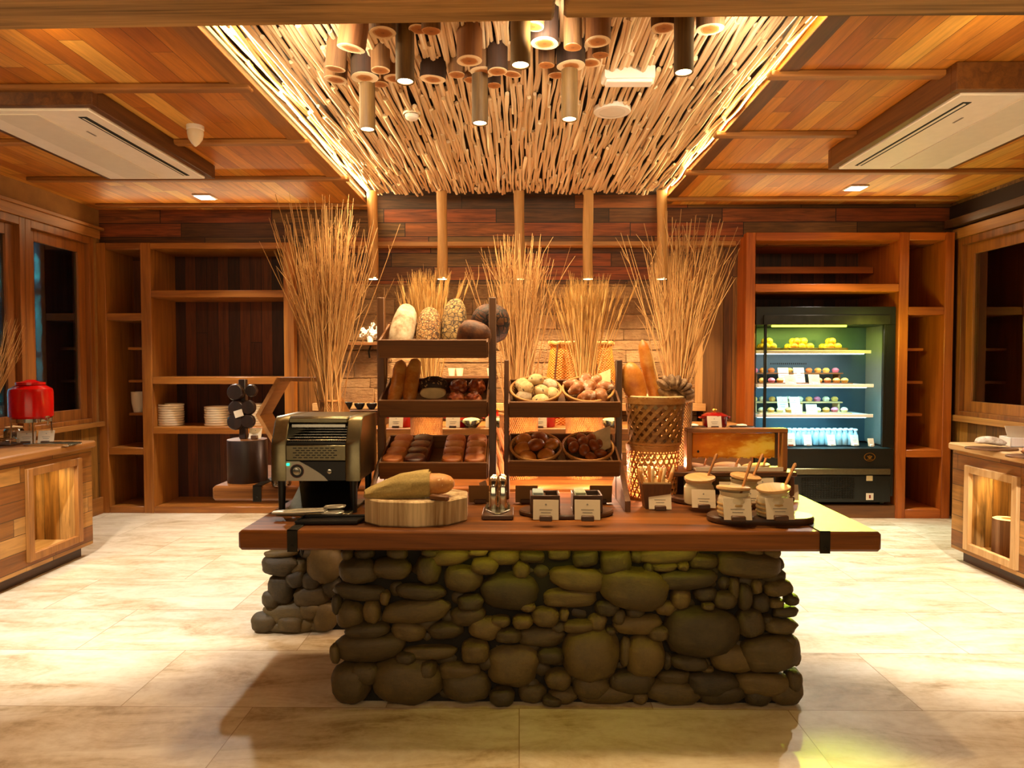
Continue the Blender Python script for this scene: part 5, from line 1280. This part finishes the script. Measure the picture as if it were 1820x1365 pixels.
# honeycomb stand
HY = 3.46
hx0, hx1 = at(1218, 800, HY).x, at(1396, 800, HY).x; hcx = (hx0 + hx1) / 2; hw = hx1 - hx0
pf0, pf1 = at(1182, 845, HY - .06).x, at(1414, 845, HY - .06).x; zpf = at(1300, 838, HY - .05).z
pf = thing('display_riser', 'low wooden riser box under the honeycomb frame', 'riser', ((pf0 + pf1) / 2, HY + .02, SZ + .0005)); w = pf1 - pf0; h = zpf - SZ
m = MB().bb(-w / 2, w / 2, -.1, .12, h - .022, h, .003); m.build('top', M['rackX'], pf)
for s in (-1, 1): MB().bb(s * (w / 2 - .02) - .012, s * (w / 2 - .02) + .012, -.09, .11, 0, h - .022).build('side', M['rackZ'], pf)
MB().bb(-w / 2 + .04, w / 2 - .04, .1, .11, 0, h - .022).build('rear', M['rackX'], pf)
hf = thing('honeycomb_frame', 'wooden stand holding a slab of golden honeycomb behind the jam jars', 'honeycomb stand', (hcx, HY, zpf + .001))
zq = lambda py: at(1300, py, HY).z - zpf
for s in (-1, 1): MB().bb(s * (hw / 2 - .014) - .014, s * (hw / 2 - .014) + .014, -.03, .03, 0, zq(764), .003).build('post', M['cabZ'], hf)
MB().bb(-hw / 2, hw / 2, -.032, .032, zq(768), zq(761), .003).build('top_bar', M['cabX'], hf)
hcxp = at(1302, 790, HY).x - hcx; cw = (at(1376, 790, HY).x - at(1229, 790, HY).x)
cb = MB().box((0, 0, 0), (cw, .03, zq(770) - zq(812)), None, .005)
for k in range(24): cb.ell((-cw / 2 + cw * (k + .5) / 24, 0, -(zq(770) - zq(812)) / 2), (cw / 24 * 1.3, .026, .012 + .008 * math.sin(k * 2.1)), None, 8, 6)
cb.build('honeycomb', M['comb'], hf, (hcxp, -.005, (zq(770) + zq(812)) / 2))
MB().ell((0, -.021, 0), (.012, .008, .014), None, 10, 8).build('dark_spot', M['black'], hf, (hcxp - cw / 2 + .03, 0, zq(802)))
for s in (-1, 1): MB().bb(hcxp + s * (cw / 2 + .006) - .008, hcxp + s * (cw / 2 + .006) + .008, -.02, .02, zq(814), zq(768)).build('frame_bar', M['darkZ'], hf)
MB().bb(-hw / 2 + .04, hw / 2 - .03, -.05, .05, 0, .012, .004).bb(-hw / 2 + .04, hw / 2 - .03, -.055, -.05, .0, .022, .003).build('drip_tray', M['ceramic'], hf)
# oval boards and jam jars
p = on(1345, 930, SZ); z1 = SZ + .0005
def stad(w, r, n=14): return [(w - r + r * math.cos(-pi / 2 + pi * k / n), r * math.sin(-pi / 2 + pi * k / n)) for k in range(n + 1)] + [(-w + r + r * math.cos(pi / 2 + pi * k / n), r * math.sin(pi / 2 + pi * k / n)) for k in range(n + 1)]
fa, fb = on(1256, 925, SZ), on(1441, 925, SZ)
ob = thing('serving_board', 'front oval board with two jam jars at the slab edge', 'serving board', ((fa.x + fb.x) / 2, p.y + .04, z1), -.02); MB().prism(stad((fb.x - fa.x) / 2, .085), 0, .03, None, .007).build('board', M['darkX'], ob)
fa2, fb2 = on(1200, 900, SZ), on(1405, 900, SZ)
ob2 = thing('serving_board', 'rear oval board carrying the other jam jars', 'serving board', ((fa2.x + fb2.x) / 2, on(1300, 888, SZ).y - .02, z1), 0); MB().prism(stad((fb2.x - fa2.x) / 2, .15), 0, .03, None, .007).build('board', M['darkX'], ob2)
jz = SZ + .0312
jprof = [(0, .0), (.045, 0), (.052, .006), (.054, .03), (.054, .075), (.049, .09), (.045, .094), (.047, .1), (.05, .112), (.046, .112), (.043, .098), (.041, .092), (.05, .072), (.05, .01), (0, .005)]
jar_me = MB().lathe(jprof, 28).mesh('glass_body', M['jarglass'])
fill_mats = [plain('jam_%d' % i, c, .4, 0, .1, 25) for i, c in enumerate(('#c8a468', '#d8bc88', '#b88440', '#e0c898'))]
fill_me = [MB().lathe([(0, .006), (.049, .008), (.0495, .07), (.046, .08), (0, .078)], 24).mesh('contents', m) for m in fill_mats]
band_me = MB()
for z in (.022, .04, .058): band_me.lathe([(.0545, z - .006), (.0565, z), (.0545, z + .006)], 28)
band_me = band_me.mesh('twine_band', plain('tan_twine', '#c09a5e', .8))
lid_me = MB().lathe([(0, 0), (.05, 0), (.055, .004), (.055, .013), (.05, .017), (0, .017)], 32).mesh('wooden_lid', M['paleX'])
spoon_me = MB().tube([(0, 0, 0), (0, 0, .05), (0, 0, .12), (0, 0, .165), (0, 0, .172)], [.012, .006, .0065, .008, .004], 10, True, .6).mesh('spoon', M['spoonwood'])
JARS = [(1305, 923, 'front', 'jam jar before the others, first on the front oval board', 1, .1), (1374, 922, 'front', 'jam jar at the slab end of the front oval board', 1, .15), (1242, 899, 'rear', 'milky jam jar at the outer end of the rear board', 0, .0), (1322, 897, 'rear', 'jam jar in the middle, lid tilted behind the front jars', 1, -.05),
        (1238, 874, 'far', 'jam jar behind the milky one, right under the honeycomb post', 0, .0), (1290, 873, 'far', 'banded jam jar under the middle of the honeycomb', 1, .1), (1345, 873, 'far', 'jam jar under the honeycomb nearest the fridge', 0, -.05)]
for i, (px, py, row, lab, band, tl) in enumerate(JARS):
    zj = jz
    p = on(px, py, zj); yj = p.y + .052; xj = p.x * yj / p.y
    t = thing('jam_jar', lab, 'jar', (xj, yj, zj), rnd.uniform(0, 6), 'jam jars')
    t.scale = (1.28, 1.28, 1.0); put('glass_body', jar_me, t); put('contents', fill_me[i % 4], t)
    if band: put('twine_band', band_me, t)
    put('wooden_lid', lid_me, t, (.006, .0, .1135), (.12, .1, 0))
    s = put('spoon', spoon_me, None, (xj + .012, yj - .0, zj + .05), (-.15 + .1 * (i % 3), .35 + .1 * (i % 2), 0)); s.scale = (1.4, 1.4, 1.15); tag(s, 'wooden spoon in the ' + lab, 'spoon', 'wooden jam spoons')
for (px, py, rz, lab, w) in ((1313, 927, -.05, 'white sign card before the first jar of the front board', .115), (1389, 926, -.04, 'white sign card before the jar at the slab end', .115), (1252, 905, -.12, 'white sign card before the milky jam jar', .105), (1336, 903, -.1, 'white sign card half hidden behind the front jars', .1),
                         (1297, 884, -.05, 'white sign card tucked behind the middle lid', .09), (1358, 882, -.05, 'white sign card standing above the jar at the slab end', .11), (1403, 891, -.1, 'white sign card at the bare lit end of the slab', .1)):
    zc_ = SZ + .0312 if px < 1400 else SZ + .0005
    p = on(px, py, zc_); sign(lab, (p.x, p.y + .008, zc_), rz, w, w * .78, 'sign cards at the jam jars', None, .3, .0)
for o in list(bpy.data.objects):
    if o.name.startswith('sign_card') and 'printed' not in o.name and o.type == 'EMPTY' and abs(o.location.y - 2.98) < .35: o.rotation_euler[1] += .0
# ------------------------------------------------------------ rear slab: stump, post, hexagon, vases
p = on(440, 861, SZ); y_ = p.y + .12; t = thing('log_stump', 'dark barked stump on the rear slab beside the toaster', 'stump', (p.x * y_ / p.y, y_, SZ + .0005))
r0_ = 36 * y_ / F; hS = at(440, 783, y_ - .08).z - SZ
a, b_, fn = stumpmesh(r0_, hS, 4.0); MB().lathe(a, 36, None, fn).build('bark', M['espresso'], t); MB().lathe(b_, 36, None, fn).build('cut_face', M['rackX'], t)
sx, sy, sz = t.location.x, y_, SZ + hS + .002
t = thing('carved_post', 'dark wooden post with round knobs standing on the stump', 'ornament', (at(433, 760, sy).x, sy, sz))
hp = at(433, 674, sy).z - sz
MB().bb(-.02, .02, -.02, .02, 0, hp, .004).build('post', M['espresso'], t)
k = sy / F
for (px, py, w) in ((421, 697, 30), (449, 694, 22), (423, 726, 30), (444, 724, 26), (421, 749, 30), (443, 748, 26)):
    q = at(px, py, sy - .02) - Vector(t.location); q.y = -.035
    MB().lathe([(0, -.02), (w * k * .42, -.018), (w * k * .5, -.006), (w * k * .5, .006), (w * k * .42, .018), (0, .02)], 24, RT((pi / 2, 0, 0), q)).build('round_knob', M['espresso'], t)
q = at(424, 735, sy - .06) - Vector(t.location)
MB().box((q.x, -.06, q.z), (.05, .002, .04), (0, -.3, 0), 0).build('paper_tag', M['paper'], t)
sign('pale sign card on the dark stump next to the carved post', (at(455, 775, sy).x, sy - .02, sz), -.1, .075, .06, 'sign cards on the rear slab')
p = on(484, 866, SZ); t = thing('storage_jar', 'tall glass jar of nuts between the dark stump and the toaster', 'jar', (p.x + .03, p.y + .06, SZ + .0005))
MB().lathe([(0, 0), (.05, 0), (.054, .01), (.054, .2), (.045, .225), (.045, .24), (.041, .24), (.041, .22), (.05, .2), (.05, .01), (0, .006)], 26).build('glass_body', M['bottleglass'], t); MB().lathe([(0, .008), (.049, .01), (.049, .17), (0, .175)], 22).build('contents', M['oat'], t); MB().lathe([(0, .241), (.048, .241), (.05, .262), (.015, .27), (0, .285)], 24).build('lid', M['chrome'], t)
HYx = 4.4; hc = at(541, 736, HYx); sd_ = 76 * HYx / F
rs = thing('display_riser', 'plain wooden block under the hexagon shelf behind the toaster', 'riser', (hc.x + .05, HYx, SZ + .0005)); zbot = hc.z - sd_ * math.sqrt(3) / 2
MB().bb(-.08, .1, -.1, .1, 0, zbot - SZ - .001, .004).build('block', M['rackX'], rs)
hx = thing('hexagon_shelf', 'open hexagon shaped wooden shelf behind the toaster', 'shelf', (hc.x, HYx, zbot))
for kk in range(6):
    a0 = pi / 3 * kk; a1 = a0 + pi / 3; ri = sd_ - .028
    P = [(sd_ * math.cos(a0), sd_ * math.sin(a0)), (sd_ * math.cos(a1), sd_ * math.sin(a1)), (ri * math.cos(a1), ri * math.sin(a1)), (ri * math.cos(a0), ri * math.sin(a0))]
    MB().prism(P, -.11, .11, Matrix.Translation((0, 0, sd_ * math.sqrt(3) / 2)) @ Matrix(((1, 0, 0, 0), (0, 0, 1, 0), (0, 1, 0, 0), (0, 0, 0, 1))), 0).build('panel', M['trimY'], hx)

def vase(label, px, ptop, Y, r, prof, mat, z0=SZ):
    q = at(px, ptop, Y); h = q.z - z0
    t = thing('wicker_vase', label, 'vase', (q.x, Y, z0 + .0005), 0, 'vases of dry stems')
    MB().lathe([(0, .0), (r * prof[0], 0)] + [(r * prof[i], h * i / (len(prof) - 1)) for i in range(1, len(prof))] + [(r * prof[-1] - .008, h), (r * prof[-1] - .012, h * .6), (r * .4, h * .5), (0, h * .5)], 40, None, lambda a, z: 1 + .02 * math.sin(36 * a)).build('body', M[mat], t)
    MB().tube([((r * prof[-1]) * math.cos(2 * pi * k / 32), (r * prof[-1]) * math.sin(2 * pi * k / 32), h) for k in range(32)], .007, 8, closed=True).build('rim', M['bamboo'], t)
    return q
V = [vase('flared wicker vase behind the toaster', 587, 712, 4.12, .13, (1, 1, .95, .8, .55, .46), 'wick'),
     vase('ribbed cylinder vase of wheat behind the loaf rack', 758, 738, 4.12, .1, (1, 1.02, 1.0, .98, 1), 'wickd'),
     vase('ribbed cylinder vase of twigs between the two bread racks', 922, 735, 4.1, .118, (1, 1.02, 1, .98, 1), 'wickd'),
     vase('ribbed cylinder vase of wheat behind the roll baskets', 1038, 735, 4.1, .112, (1, 1.02, 1, .98, 1), 'wickd'),
     vase('pale wicker vase behind the basket of baguettes', 1198, 712, 3.98, .1, (1, 1.02, 1, 1, 1.05), 'wick')]
def bunch(name, label, base, n, h, sx_, sy_, seed, r0=.03, twig=.8, lean=0, rad=.0032, skirt=1.0):
    r = random.Random(seed); m = MB()
    for i in range(n):
        tx = max(-1.6, min(1.6, r.gauss(0, .5))) * sx_ + lean; ty = max(-1.6, min(1.6, r.gauss(0, .5))) * sy_
        hh = h * r.uniform(.68, 1.0) * (1 - .12 * abs(tx) / (sx_ + .001))
        b = Vector((r.gauss(0, r0 * .5), r.gauss(0, r0 * .5), -.12)); pts = []; ph = r.uniform(0, 6)
        for k in range(7):
            u = k / 6; cv = u ** 1.15
            pts.append(b + Vector((tx * hh * cv + .008 * math.sin(ph + 7 * u), ty * hh * cv + .008 * math.cos(ph * 2 + 6 * u), (hh + .12) * u)))
        rr = rad * r.uniform(.7, 1.15)
        m.tube(pts, [rr * (1.1 - .75 * k / 6) for k in range(7)], 4, False)
        for t_ in range(r.choice((1, 2, 3, 4)) if r.random() < twig else 0):
            k = r.choice((3, 4, 5)); q = pts[k]; d = (pts[k + 1] - pts[k]).normalized()
            e = (d + Vector((r.uniform(-.45, .45), r.uniform(-.45, .45), r.uniform(-.1, .3)))).normalized(); L = r.uniform(.06, .2)
            m.tube([q, q + e * L * .5 + Vector((r.uniform(-.01, .01), 0, .005)), q + e * L], [rr * .55, rr * .45, rr * .2], 3, False)
    return tag(m.build(name, M['branch'], None, base), label, 'dry branches')
def sheaf(label, base, n, h, sx_, sy_, seed, lean=0):
    r = random.Random(seed); m = MB()
    for i in range(n):
        tx = max(-1.5, min(1.5, r.gauss(0, .55))) * sx_ + lean; ty = max(-1.5, min(1.5, r.gauss(0, .55))) * sy_; hh = h * r.uniform(.72, 1)
        b = Vector((r.gauss(0, .02), r.gauss(0, .02), -.12)); pts = [b + Vector((tx * hh * (u ** 1.3), ty * hh * (u ** 1.3), (hh + .12) * u)) for u in (0, .25, .5, .75, 1)]
        m.tube(pts, .0024, 4, False)
        d = (pts[-1] - pts[-2]).normalized(); q = pts[-1]
        m.tube([q - d * .07, q - d * .04, q - d * .01, q + d * .01], [.003, .0065, .0055, .002], 6, False)
        for k in range(7):
            e = (d + Vector((r.uniform(-.16, .16), r.uniform(-.16, .16), 0))).normalized(); s0 = q - d * r.uniform(0, .06)
            m.tube([s0, s0 + e * r.uniform(.07, .12)], [.0012, .0006], 3, False)
    return tag(m.build('wheat_sheaf', M['wheat'], None, base), label, 'dry wheat')
bunch('dry_branches', 'tall wide bunch of thin dry branches in the flared vase behind the toaster', V[0], 165, 1.27, .34, .18, 1, .05, 1, -.02, .0046)
m_ = bunch('dry_branches', 'dense bunch of dry twigs rising between the two bread racks', V[2], 150, 1.12, .28, .16, 2, .05, 1, 0, .0045)
bunch('dry_branches', 'spreading bunch of dry branches behind the baguette basket', V[4], 140, 1.16, .34, .16, 3, .05, 1, .07, .0045)
sheaf('sheaf of dry wheat ears behind the loaf rack', V[1], 120, .8, .21, .14, 4)
sheaf('broad sheaf of dry wheat ears behind the roll baskets', V[3], 150, .76, .24, .14, 5, .02)
# branch bunches that lean in from the two side counters
q = ox(-95, 700, -3.95); q = Vector((-3.88, 5.0, CZ))
t = thing('wicker_vase', 'flared wicker vase on the window counter at the photo edge', 'vase', (q.x - .02, q.y - .1, CZ + .0005), 0, 'vases of dry stems'); MB().lathe([(0, 0), (.08, 0), (.085, .1), (.06, .22), (.065, .26), (.055, .26), (.05, .2), (0, .15)], 32).build('body', M['wick'], t)
bunch('dry_branches', 'leaning bunch of dry branches before the window, by the photo edge', (q.x - .02, q.y - .1, CZ + .26), 34, .95, .16, .1, 6, .02, .5, .4, .0028)
q = on(1870, 800, CZ)
t = thing('wicker_vase', 'flared wicker vase on the fridge side counter at the photo edge', 'vase', (q.x + .1, q.y, CZ + .0005), 0, 'vases of dry stems'); MB().lathe([(0, 0), (.08, 0), (.085, .1), (.06, .22), (.065, .26), (.055, .26), (.05, .2), (0, .15)], 32).build('body', M['wick'], t)
bunch('dry_branches', 'thick bare branches before the fridge side window, by the photo edge', (q.x + .1, q.y, CZ + .26), 16, 1.0, .2, .1, 7, .02, 1, -.3, .006)
# driftwood between the racks
q = at(888, 862, 4.0); m = MB(); r_ = random.Random(9)
for k in range(7):
    x = -.03 + .012 * k; ph = r_.uniform(0, 6)
    m.tube([(x + .025 * math.sin(ph + z * 14), .03 * math.cos(ph + z * 11), z) for z in [.022 * j for j in range(15)]], [.018 * (1 - .03 * j) for j in range(15)], 8)
tag(m.build('driftwood', M['rootwood'], None, (q.x, 3.97, SZ + .0005)), 'twisted orange driftwood root standing between the two bread racks', 'driftwood')

# ------------------------------------------------------------ counter along the stone wall
KY0, KY1 = 6.2, 6.98; KZ = on(1200, 757, 0.95).z
kx0, kx1 = at(585, 757, KY0).x, at(1345, 757, KY0).x
kc = thing('back_counter', 'long wooden counter along the stone wall carrying red pots', 'counter', ((kx0 + kx1) / 2, (KY0 + KY1) / 2, 0)); w = kx1 - kx0
MB().bb(-w / 2, w / 2, -.39, .39, .9, .95, .008).build('countertop', M['trimX'], kc); MB().bb(-w / 2 + .03, w / 2 - .03, -.36, .38, .08, .9).build('body', M['counter_e'], kc); MB().bb(-w / 2 + .06, w / 2 - .06, -.3, .38, 0, .08).build('plinth', M['darkX'], kc)
def pot(px, lab, Y=6.38, r=.115, lid=True):
    q = at(px, 757, Y); t = thing('casserole_pot', lab, 'pot', (q.x, Y, .951), rnd.uniform(-.2, .2), 'red enamel pots on the back counter')
    MB().lathe([(0, 0), (r * .88, 0), (r * .95, .01), (r, .09), (r * 1.04, .1), (r * .97, .1), (r * .9, .012), (0, .01)], 32).build('body', M['redlid' if px > 1200 else 'red'], t)
    l = MB().lathe([(r * 1.05, .1), (r * 1.05, .108), (r * .6, .132), (0, .14)], 32).build('lid', M['redlid' if px > 1200 else 'red'], t); MB().lathe([(0, .138), (.012, .14), (.012, .15), (.022, .158), (.016, .168), (0, .17)], 16).build('knob', M['gold_m'], l)
    for s in (-1, 1): MB().tube([(s * r * .98, -.035, .085), (s * r * 1.22, -.025, .09), (s * r * 1.22, .025, .09), (s * r * .98, .035, .085)], .009, 8).build('handle', M['redlid' if px > 1200 else 'red'], t)
    sign('white sign card before the ' + lab, (q.x - .04, Y - .15, .951), 0, .13, .11, 'sign cards on the back counter')
pot(716, 'red pot seen through the loaf rack near its outer post'); pot(815, 'red pot seen below the middle loaf tray'); pot(884, 'red pot seen between the two bread racks'); pot(966, 'red pot seen between the two ribbed vases'); pot(1270, 'dark red lidded pot by the weathered post')
for (px, lab) in ((838, 'glass bowl of yellow salad behind the loaf rack'), (892, 'glass bowl of yellow salad between the bread racks'), (1085, 'glass bowl of yellow salad behind the shorter rack')):
    q = at(px, 775, 6.3); t = thing('salad_bowl', lab, 'bowl', (q.x, 6.27, .951)); MB().lathe([(0, 0), (.05, 0), (.1, .06), (.11, .075), (.105, .075), (.094, .06), (.045, .006), (0, .005)], 28).build('glass_body', M['bottleglass'], t); MB().lathe([(0, .007), (.044, .008), (.092, .06), (.06, .085), (0, .095)], 24, None, lambda a, z: 1 + .06 * math.sin(7 * a) * (z > .05)).build('salad', plain('yellow_salad', '#e8d890', .6, 0, .15, 40, .4), t)
for (px, lab) in ((1232, 'flat dark dish with white napkin by the upper basket'), (1318, 'flat dark dish with white spoon rest by the dark red pot')):
    q = at(px, 757, 6.3); t = thing('serving_dish', lab, 'dish', (q.x, 6.3, .951)); MB().lathe([(0, 0), (.09, 0), (.115, .012), (.11, .014), (.085, .005), (0, .005)], 28).build('dish', M['black'], t); MB().ell((0, 0, .02), (.1, .07, .03), None, 14, 8, lumpy(.1, 2, 3)).build('napkin', M['paper'], t)
ra = at(606, 735, 6.55).x; rb_ = at(690, 735, 6.55).x
rs = thing('display_riser', 'dark raised tray holding black bowls along the stone wall', 'riser', ((ra + rb_) / 2, 6.6, .951)); zr = at(650, 729, 6.5).z - .951; MB().bb(-(rb_ - ra) / 2, (rb_ - ra) / 2, -.13, .13, zr - .03, zr).bb(-(rb_ - ra) / 2 + .02, (rb_ - ra) / 2 - .02, -.1, .1, 0, zr - .03).build('block', M['darkX'], rs)
bm_ = MB().lathe([(0, 0), (.035, 0), (.07, .04), (.074, .06), (.07, .06), (.03, .008), (0, .007)], 26).mesh('black_bowl', M['black'])
for k in range(4): tag(put('black_bowl', bm_, None, (ra + .05 + (rb_ - ra - .1) * k / 3, 6.6, .951 + zr + .001), (0, 0, 0), (.7, .9, 1 + .15 * (k == 0))), 'shiny black bowl in the row on the dark riser, %s' % ['tallest and first beside the branches', 'second from the branches', 'third from the branches', 'touching the loaf rack'][k], 'bowl', 'black bowls')
# amber woven cone lamp behind the wheat
q = at(1036, 757, 6.5); hh = at(1036, 612, 6.5).z - .95
t = thing('amber_skep', 'large amber tapered woven hive behind the wheat sheaf', 'hive', (q.x, 6.71, .951)); MB().lathe([(0, 0), (.4, 0), (.4, .02), (.3, hh), (.0, hh)], 48, Matrix.Scale(.62, 4, (0, 1, 0)), lambda a, z: 1).build('woven_body', wicker('amber_weave', '#c86a10', '#f0962c', 50, 40), t)
MB().tube([(.31 * math.cos(2 * pi * k / 30), .19 * math.sin(2 * pi * k / 30), hh + .012 + .01 * math.sin(k * 3)) for k in range(30)], .02, 8, closed=True).build('twisted_rim', M['bamboo'], t)
for s in (-.56, .28): MB().tube([(s * .55, -.236, .01), (s * .43, -.17, hh)], .01, 6).build('rib', M['rackZ'], t)
# small shelf with flowers on the stone wall
zs_ = at(640, 609, 7.08).z; xa, xb = at(600, 609, 7.08).x, at(690, 609, 7.08).x
sh = thing('wall_shelf', 'thin dark shelf on the stone wall with a white flower pot', 'shelf', ((xa + xb) / 2, 7.02, zs_)); MB().bb(-(xb - xa) / 2, (xb - xa) / 2, -.1, .12, -.03, 0).build('board', M['rackX'], sh)
MB().tube([(.08, .08, -.03), (.06, .06, -.09), (.07, .06, -.16)], .01, 8).build('bracket', M['iron'], sh)
q = at(658, 606, 7.0)
def flowers(x, y, z, s, lab, seed):
    t = thing('flower_pot', lab, 'flowers', (x, y, z), 0, 'white flowers on the stone wall'); r = random.Random(seed)
    MB().lathe([(0, 0), (.025 * s, 0), (.032 * s, .05 * s), (.026 * s, .05 * s), (0, .04 * s)], 18).build('pot', M['white'], t)
    m = MB()
    for k in range(26):
        p = Vector((r.gauss(0, .045), r.gauss(0, .03), .09 + r.gauss(0, .03))) * s
        for j in range(5):
            a = j * 1.257; m.ell(p + Vector((math.cos(a) * .012, -.003, math.sin(a) * .012)) * s, (.018 * s, .007 * s, .018 * s), None, 6, 4)
        m.tube([(0, 0, .045 * s), p], .0015 * s, 3, False)
    m.build('blossoms', M['white'], t)
flowers(q.x, 7.0, zs_ + .0005, 1.15, 'white blossoms in a tiny pot on the thin wall shelf', 1)
zs2 = at(860, 668, 7.06).z; xa, xb = at(796, 668, 7.06).x, at(884, 668, 7.06).x
sh = thing('wall_shelf', 'short shelf on the stone wall seen between the loaf trays', 'shelf', ((xa + xb) / 2, 7.03, zs2)); MB().bb(-(xb - xa) / 2, (xb - xa) / 2, -.08, .12, -.03, 0).build('board', M['rackX'], sh); MB().tube([(0, .08, -.03), (0, .08, -.1)], .01, 8).build('bracket', M['iron'], sh)
for (px, lab) in ((803, 'white cup leftmost of those on the short wall shelf'), (817, 'white cup in the middle of the short wall shelf'), (872, 'white cup beside the rack post on the short wall shelf')):
    q = at(px, 660, 7.0); tag(MB().lathe([(0, 0), (.03, 0), (.04, .08), (.036, .08), (.026, .006), (0, .005)], 20).build('cup', M['ceramic'], None, (q.x, 7.0, zs2 + .0005)), lab, 'cup', 'white cups on the wall shelf')
# ------------------------------------------------------------ lights
def spot(p, tgt, power, col, size=80, blend=.6, r=.04):
    l = bpy.data.lights.new('spot', 'SPOT'); l.energy = power; l.color = col; l.spot_size = math.radians(size); l.spot_blend = blend; l.shadow_soft_size = r
    o = bpy.data.objects.new('spot', l); COL.objects.link(o); o.location = p
    o.rotation_euler = (Vector(tgt) - Vector(p)).to_track_quat('-Z', 'Y').to_euler(); return o
def area(p, tgt, power, col, sx, sy=None):
    l = bpy.data.lights.new('area', 'AREA'); l.energy = power; l.color = col; l.shape = 'RECTANGLE'; l.size = sx; l.size_y = sy or sx
    o = bpy.data.objects.new('area', l); COL.objects.link(o); o.location = p
    o.rotation_euler = (Vector(tgt) - Vector(p)).to_track_quat('-Z', 'Y').to_euler(); return o
def point(p, power, col, r=.03):
    l = bpy.data.lights.new('point', 'POINT'); l.energy = power; l.color = col; l.shadow_soft_size = r
    o = bpy.data.objects.new('point', l); COL.objects.link(o); o.location = p; return o
WARM = (1, .7, .37); WW = (1, .78, .5); NEU = (1, .92, .8)
for p in LAMPS[:-1]: spot(p - Vector((0, 0, .02)), p + Vector((0, .25, -2)), 62, WARM, 95)
spot(LAMPS[-1] - Vector((0, 0, .02)), (hcx, HY, 1.1), 105, WARM, 85)
for p in SPOTS: spot(p + Vector((0, .0, -.02)), p + Vector((0, .2, -2)), 125, WARM, 120)
spot(DL - Vector((0, 0, .03)), DL - Vector((-.3, 1.2, 3)), 260, NEU, 115)
spot(DR - Vector((0, 0, .03)), DR - Vector((.3, 1.2, 3)), 320, NEU, 115)
# added spots without fixtures, before the beam, to brighten the two aisles
for x in (-2.5, 2.5): spot((x, 2.4, 2.9), (x * 1.05, 4.5, 0), 740, (1, .95, .88), 58, .8, .06)
for x in (-.95, .1, 1.0): spot((x, 2.93, 2.96), (x * .8, 5.4, 3.3), 54, (1, .84, .6), 95, .9, .08)  # added uplights hidden behind the beam, to brighten the stick panel
for x in (-3.4, -2.2, 2.2, 3.4): spot((x, 2.93, 2.93), (x, 5.0, 3.2), 16, (1, .7, .36), 100, .9, .08)  # more added uplights out of sight, for the plank ceilings at the sides
for x in (-2.2, 0, 2.2): spot((x, -.8, 3.08), (x, -.2, 0), 70, WARM, 120)
# recess strip lights: they wash the sticks from both long edges
area((PL + .02, 4.6, ZL + .03), (PL + .6, 4.6, ZP + .1), 60, (1, .76, .4), 4.4, .03)
area((PR - .02, 4.6, ZR + .01), (PR - .6, 4.6, ZP + .1), 22, (1, .82, .4), 4.4, .02)
# added warm fill behind the camera, standing in for the room's light
area((0, -2.6, 1.6), (0, 3, 3.0), 60, (1, .72, .4), 6, 1.6)
# fridge
for p, c, e in FRL: area(p, p - Vector((0, -.1, 1)), e, c, .9, .05)
# niches
for p in (NL, NR): area(p, p - Vector((0, 0, 1)), 3.5, (1, .75, .35), .1, .4)
# little lamps on the rear slab and behind the baskets
for x in (-.55, .12, .42, .78): point((x, 3.72, SZ + .12), 10, (1, .64, .4), .03)
point((bx_, yb2 + .03, SZ + .13), 7, (1, .5, .25), .03)
# yellow-green spill of the fridge's top lamp
fl = Vector((fcx - .25, FY - .08, FZ(577) + .07))
spot(fl, (1.5, 3.05, SZ - .12), 900, (.82, 1, .05), 17, .5, .03)
point(fl + Vector((.75, -.25, .0)), 9, (.85, 1, .1), .05)
# added unseen area lights above the two cabinets, to brighten the ceiling planks
for s in (-1, 1): area((s * 3.1, 6.7, 2.93), (s * 3.1, 4.2, 3.2), 5, (1, .68, .34), 2.0, .06)
# garden light outside, added dim lamp to brighten the wall behind the other window
area((XL - .9, 7.9, 3.2), (XL - 1.9, 9.4, 1.2), 2200, (.2, .8, 1), 1.0)
point((XR + .8, 5.6, 2.6), 45, (1, .6, .25), .1)
W_ = bpy.data.worlds.new('world'); SC.world = W_; W_.use_nodes = True
bg = W_.node_tree.nodes['Background']; bg.inputs[0].default_value = (1, .72, .42, 1); bg.inputs[1].default_value = .05
SC.view_settings.view_transform = 'Standard'; SC.view_settings.look = 'None'; SC.view_settings.gamma = 1; SC.view_settings.exposure = 0
SC.view_settings.use_curve_mapping = False
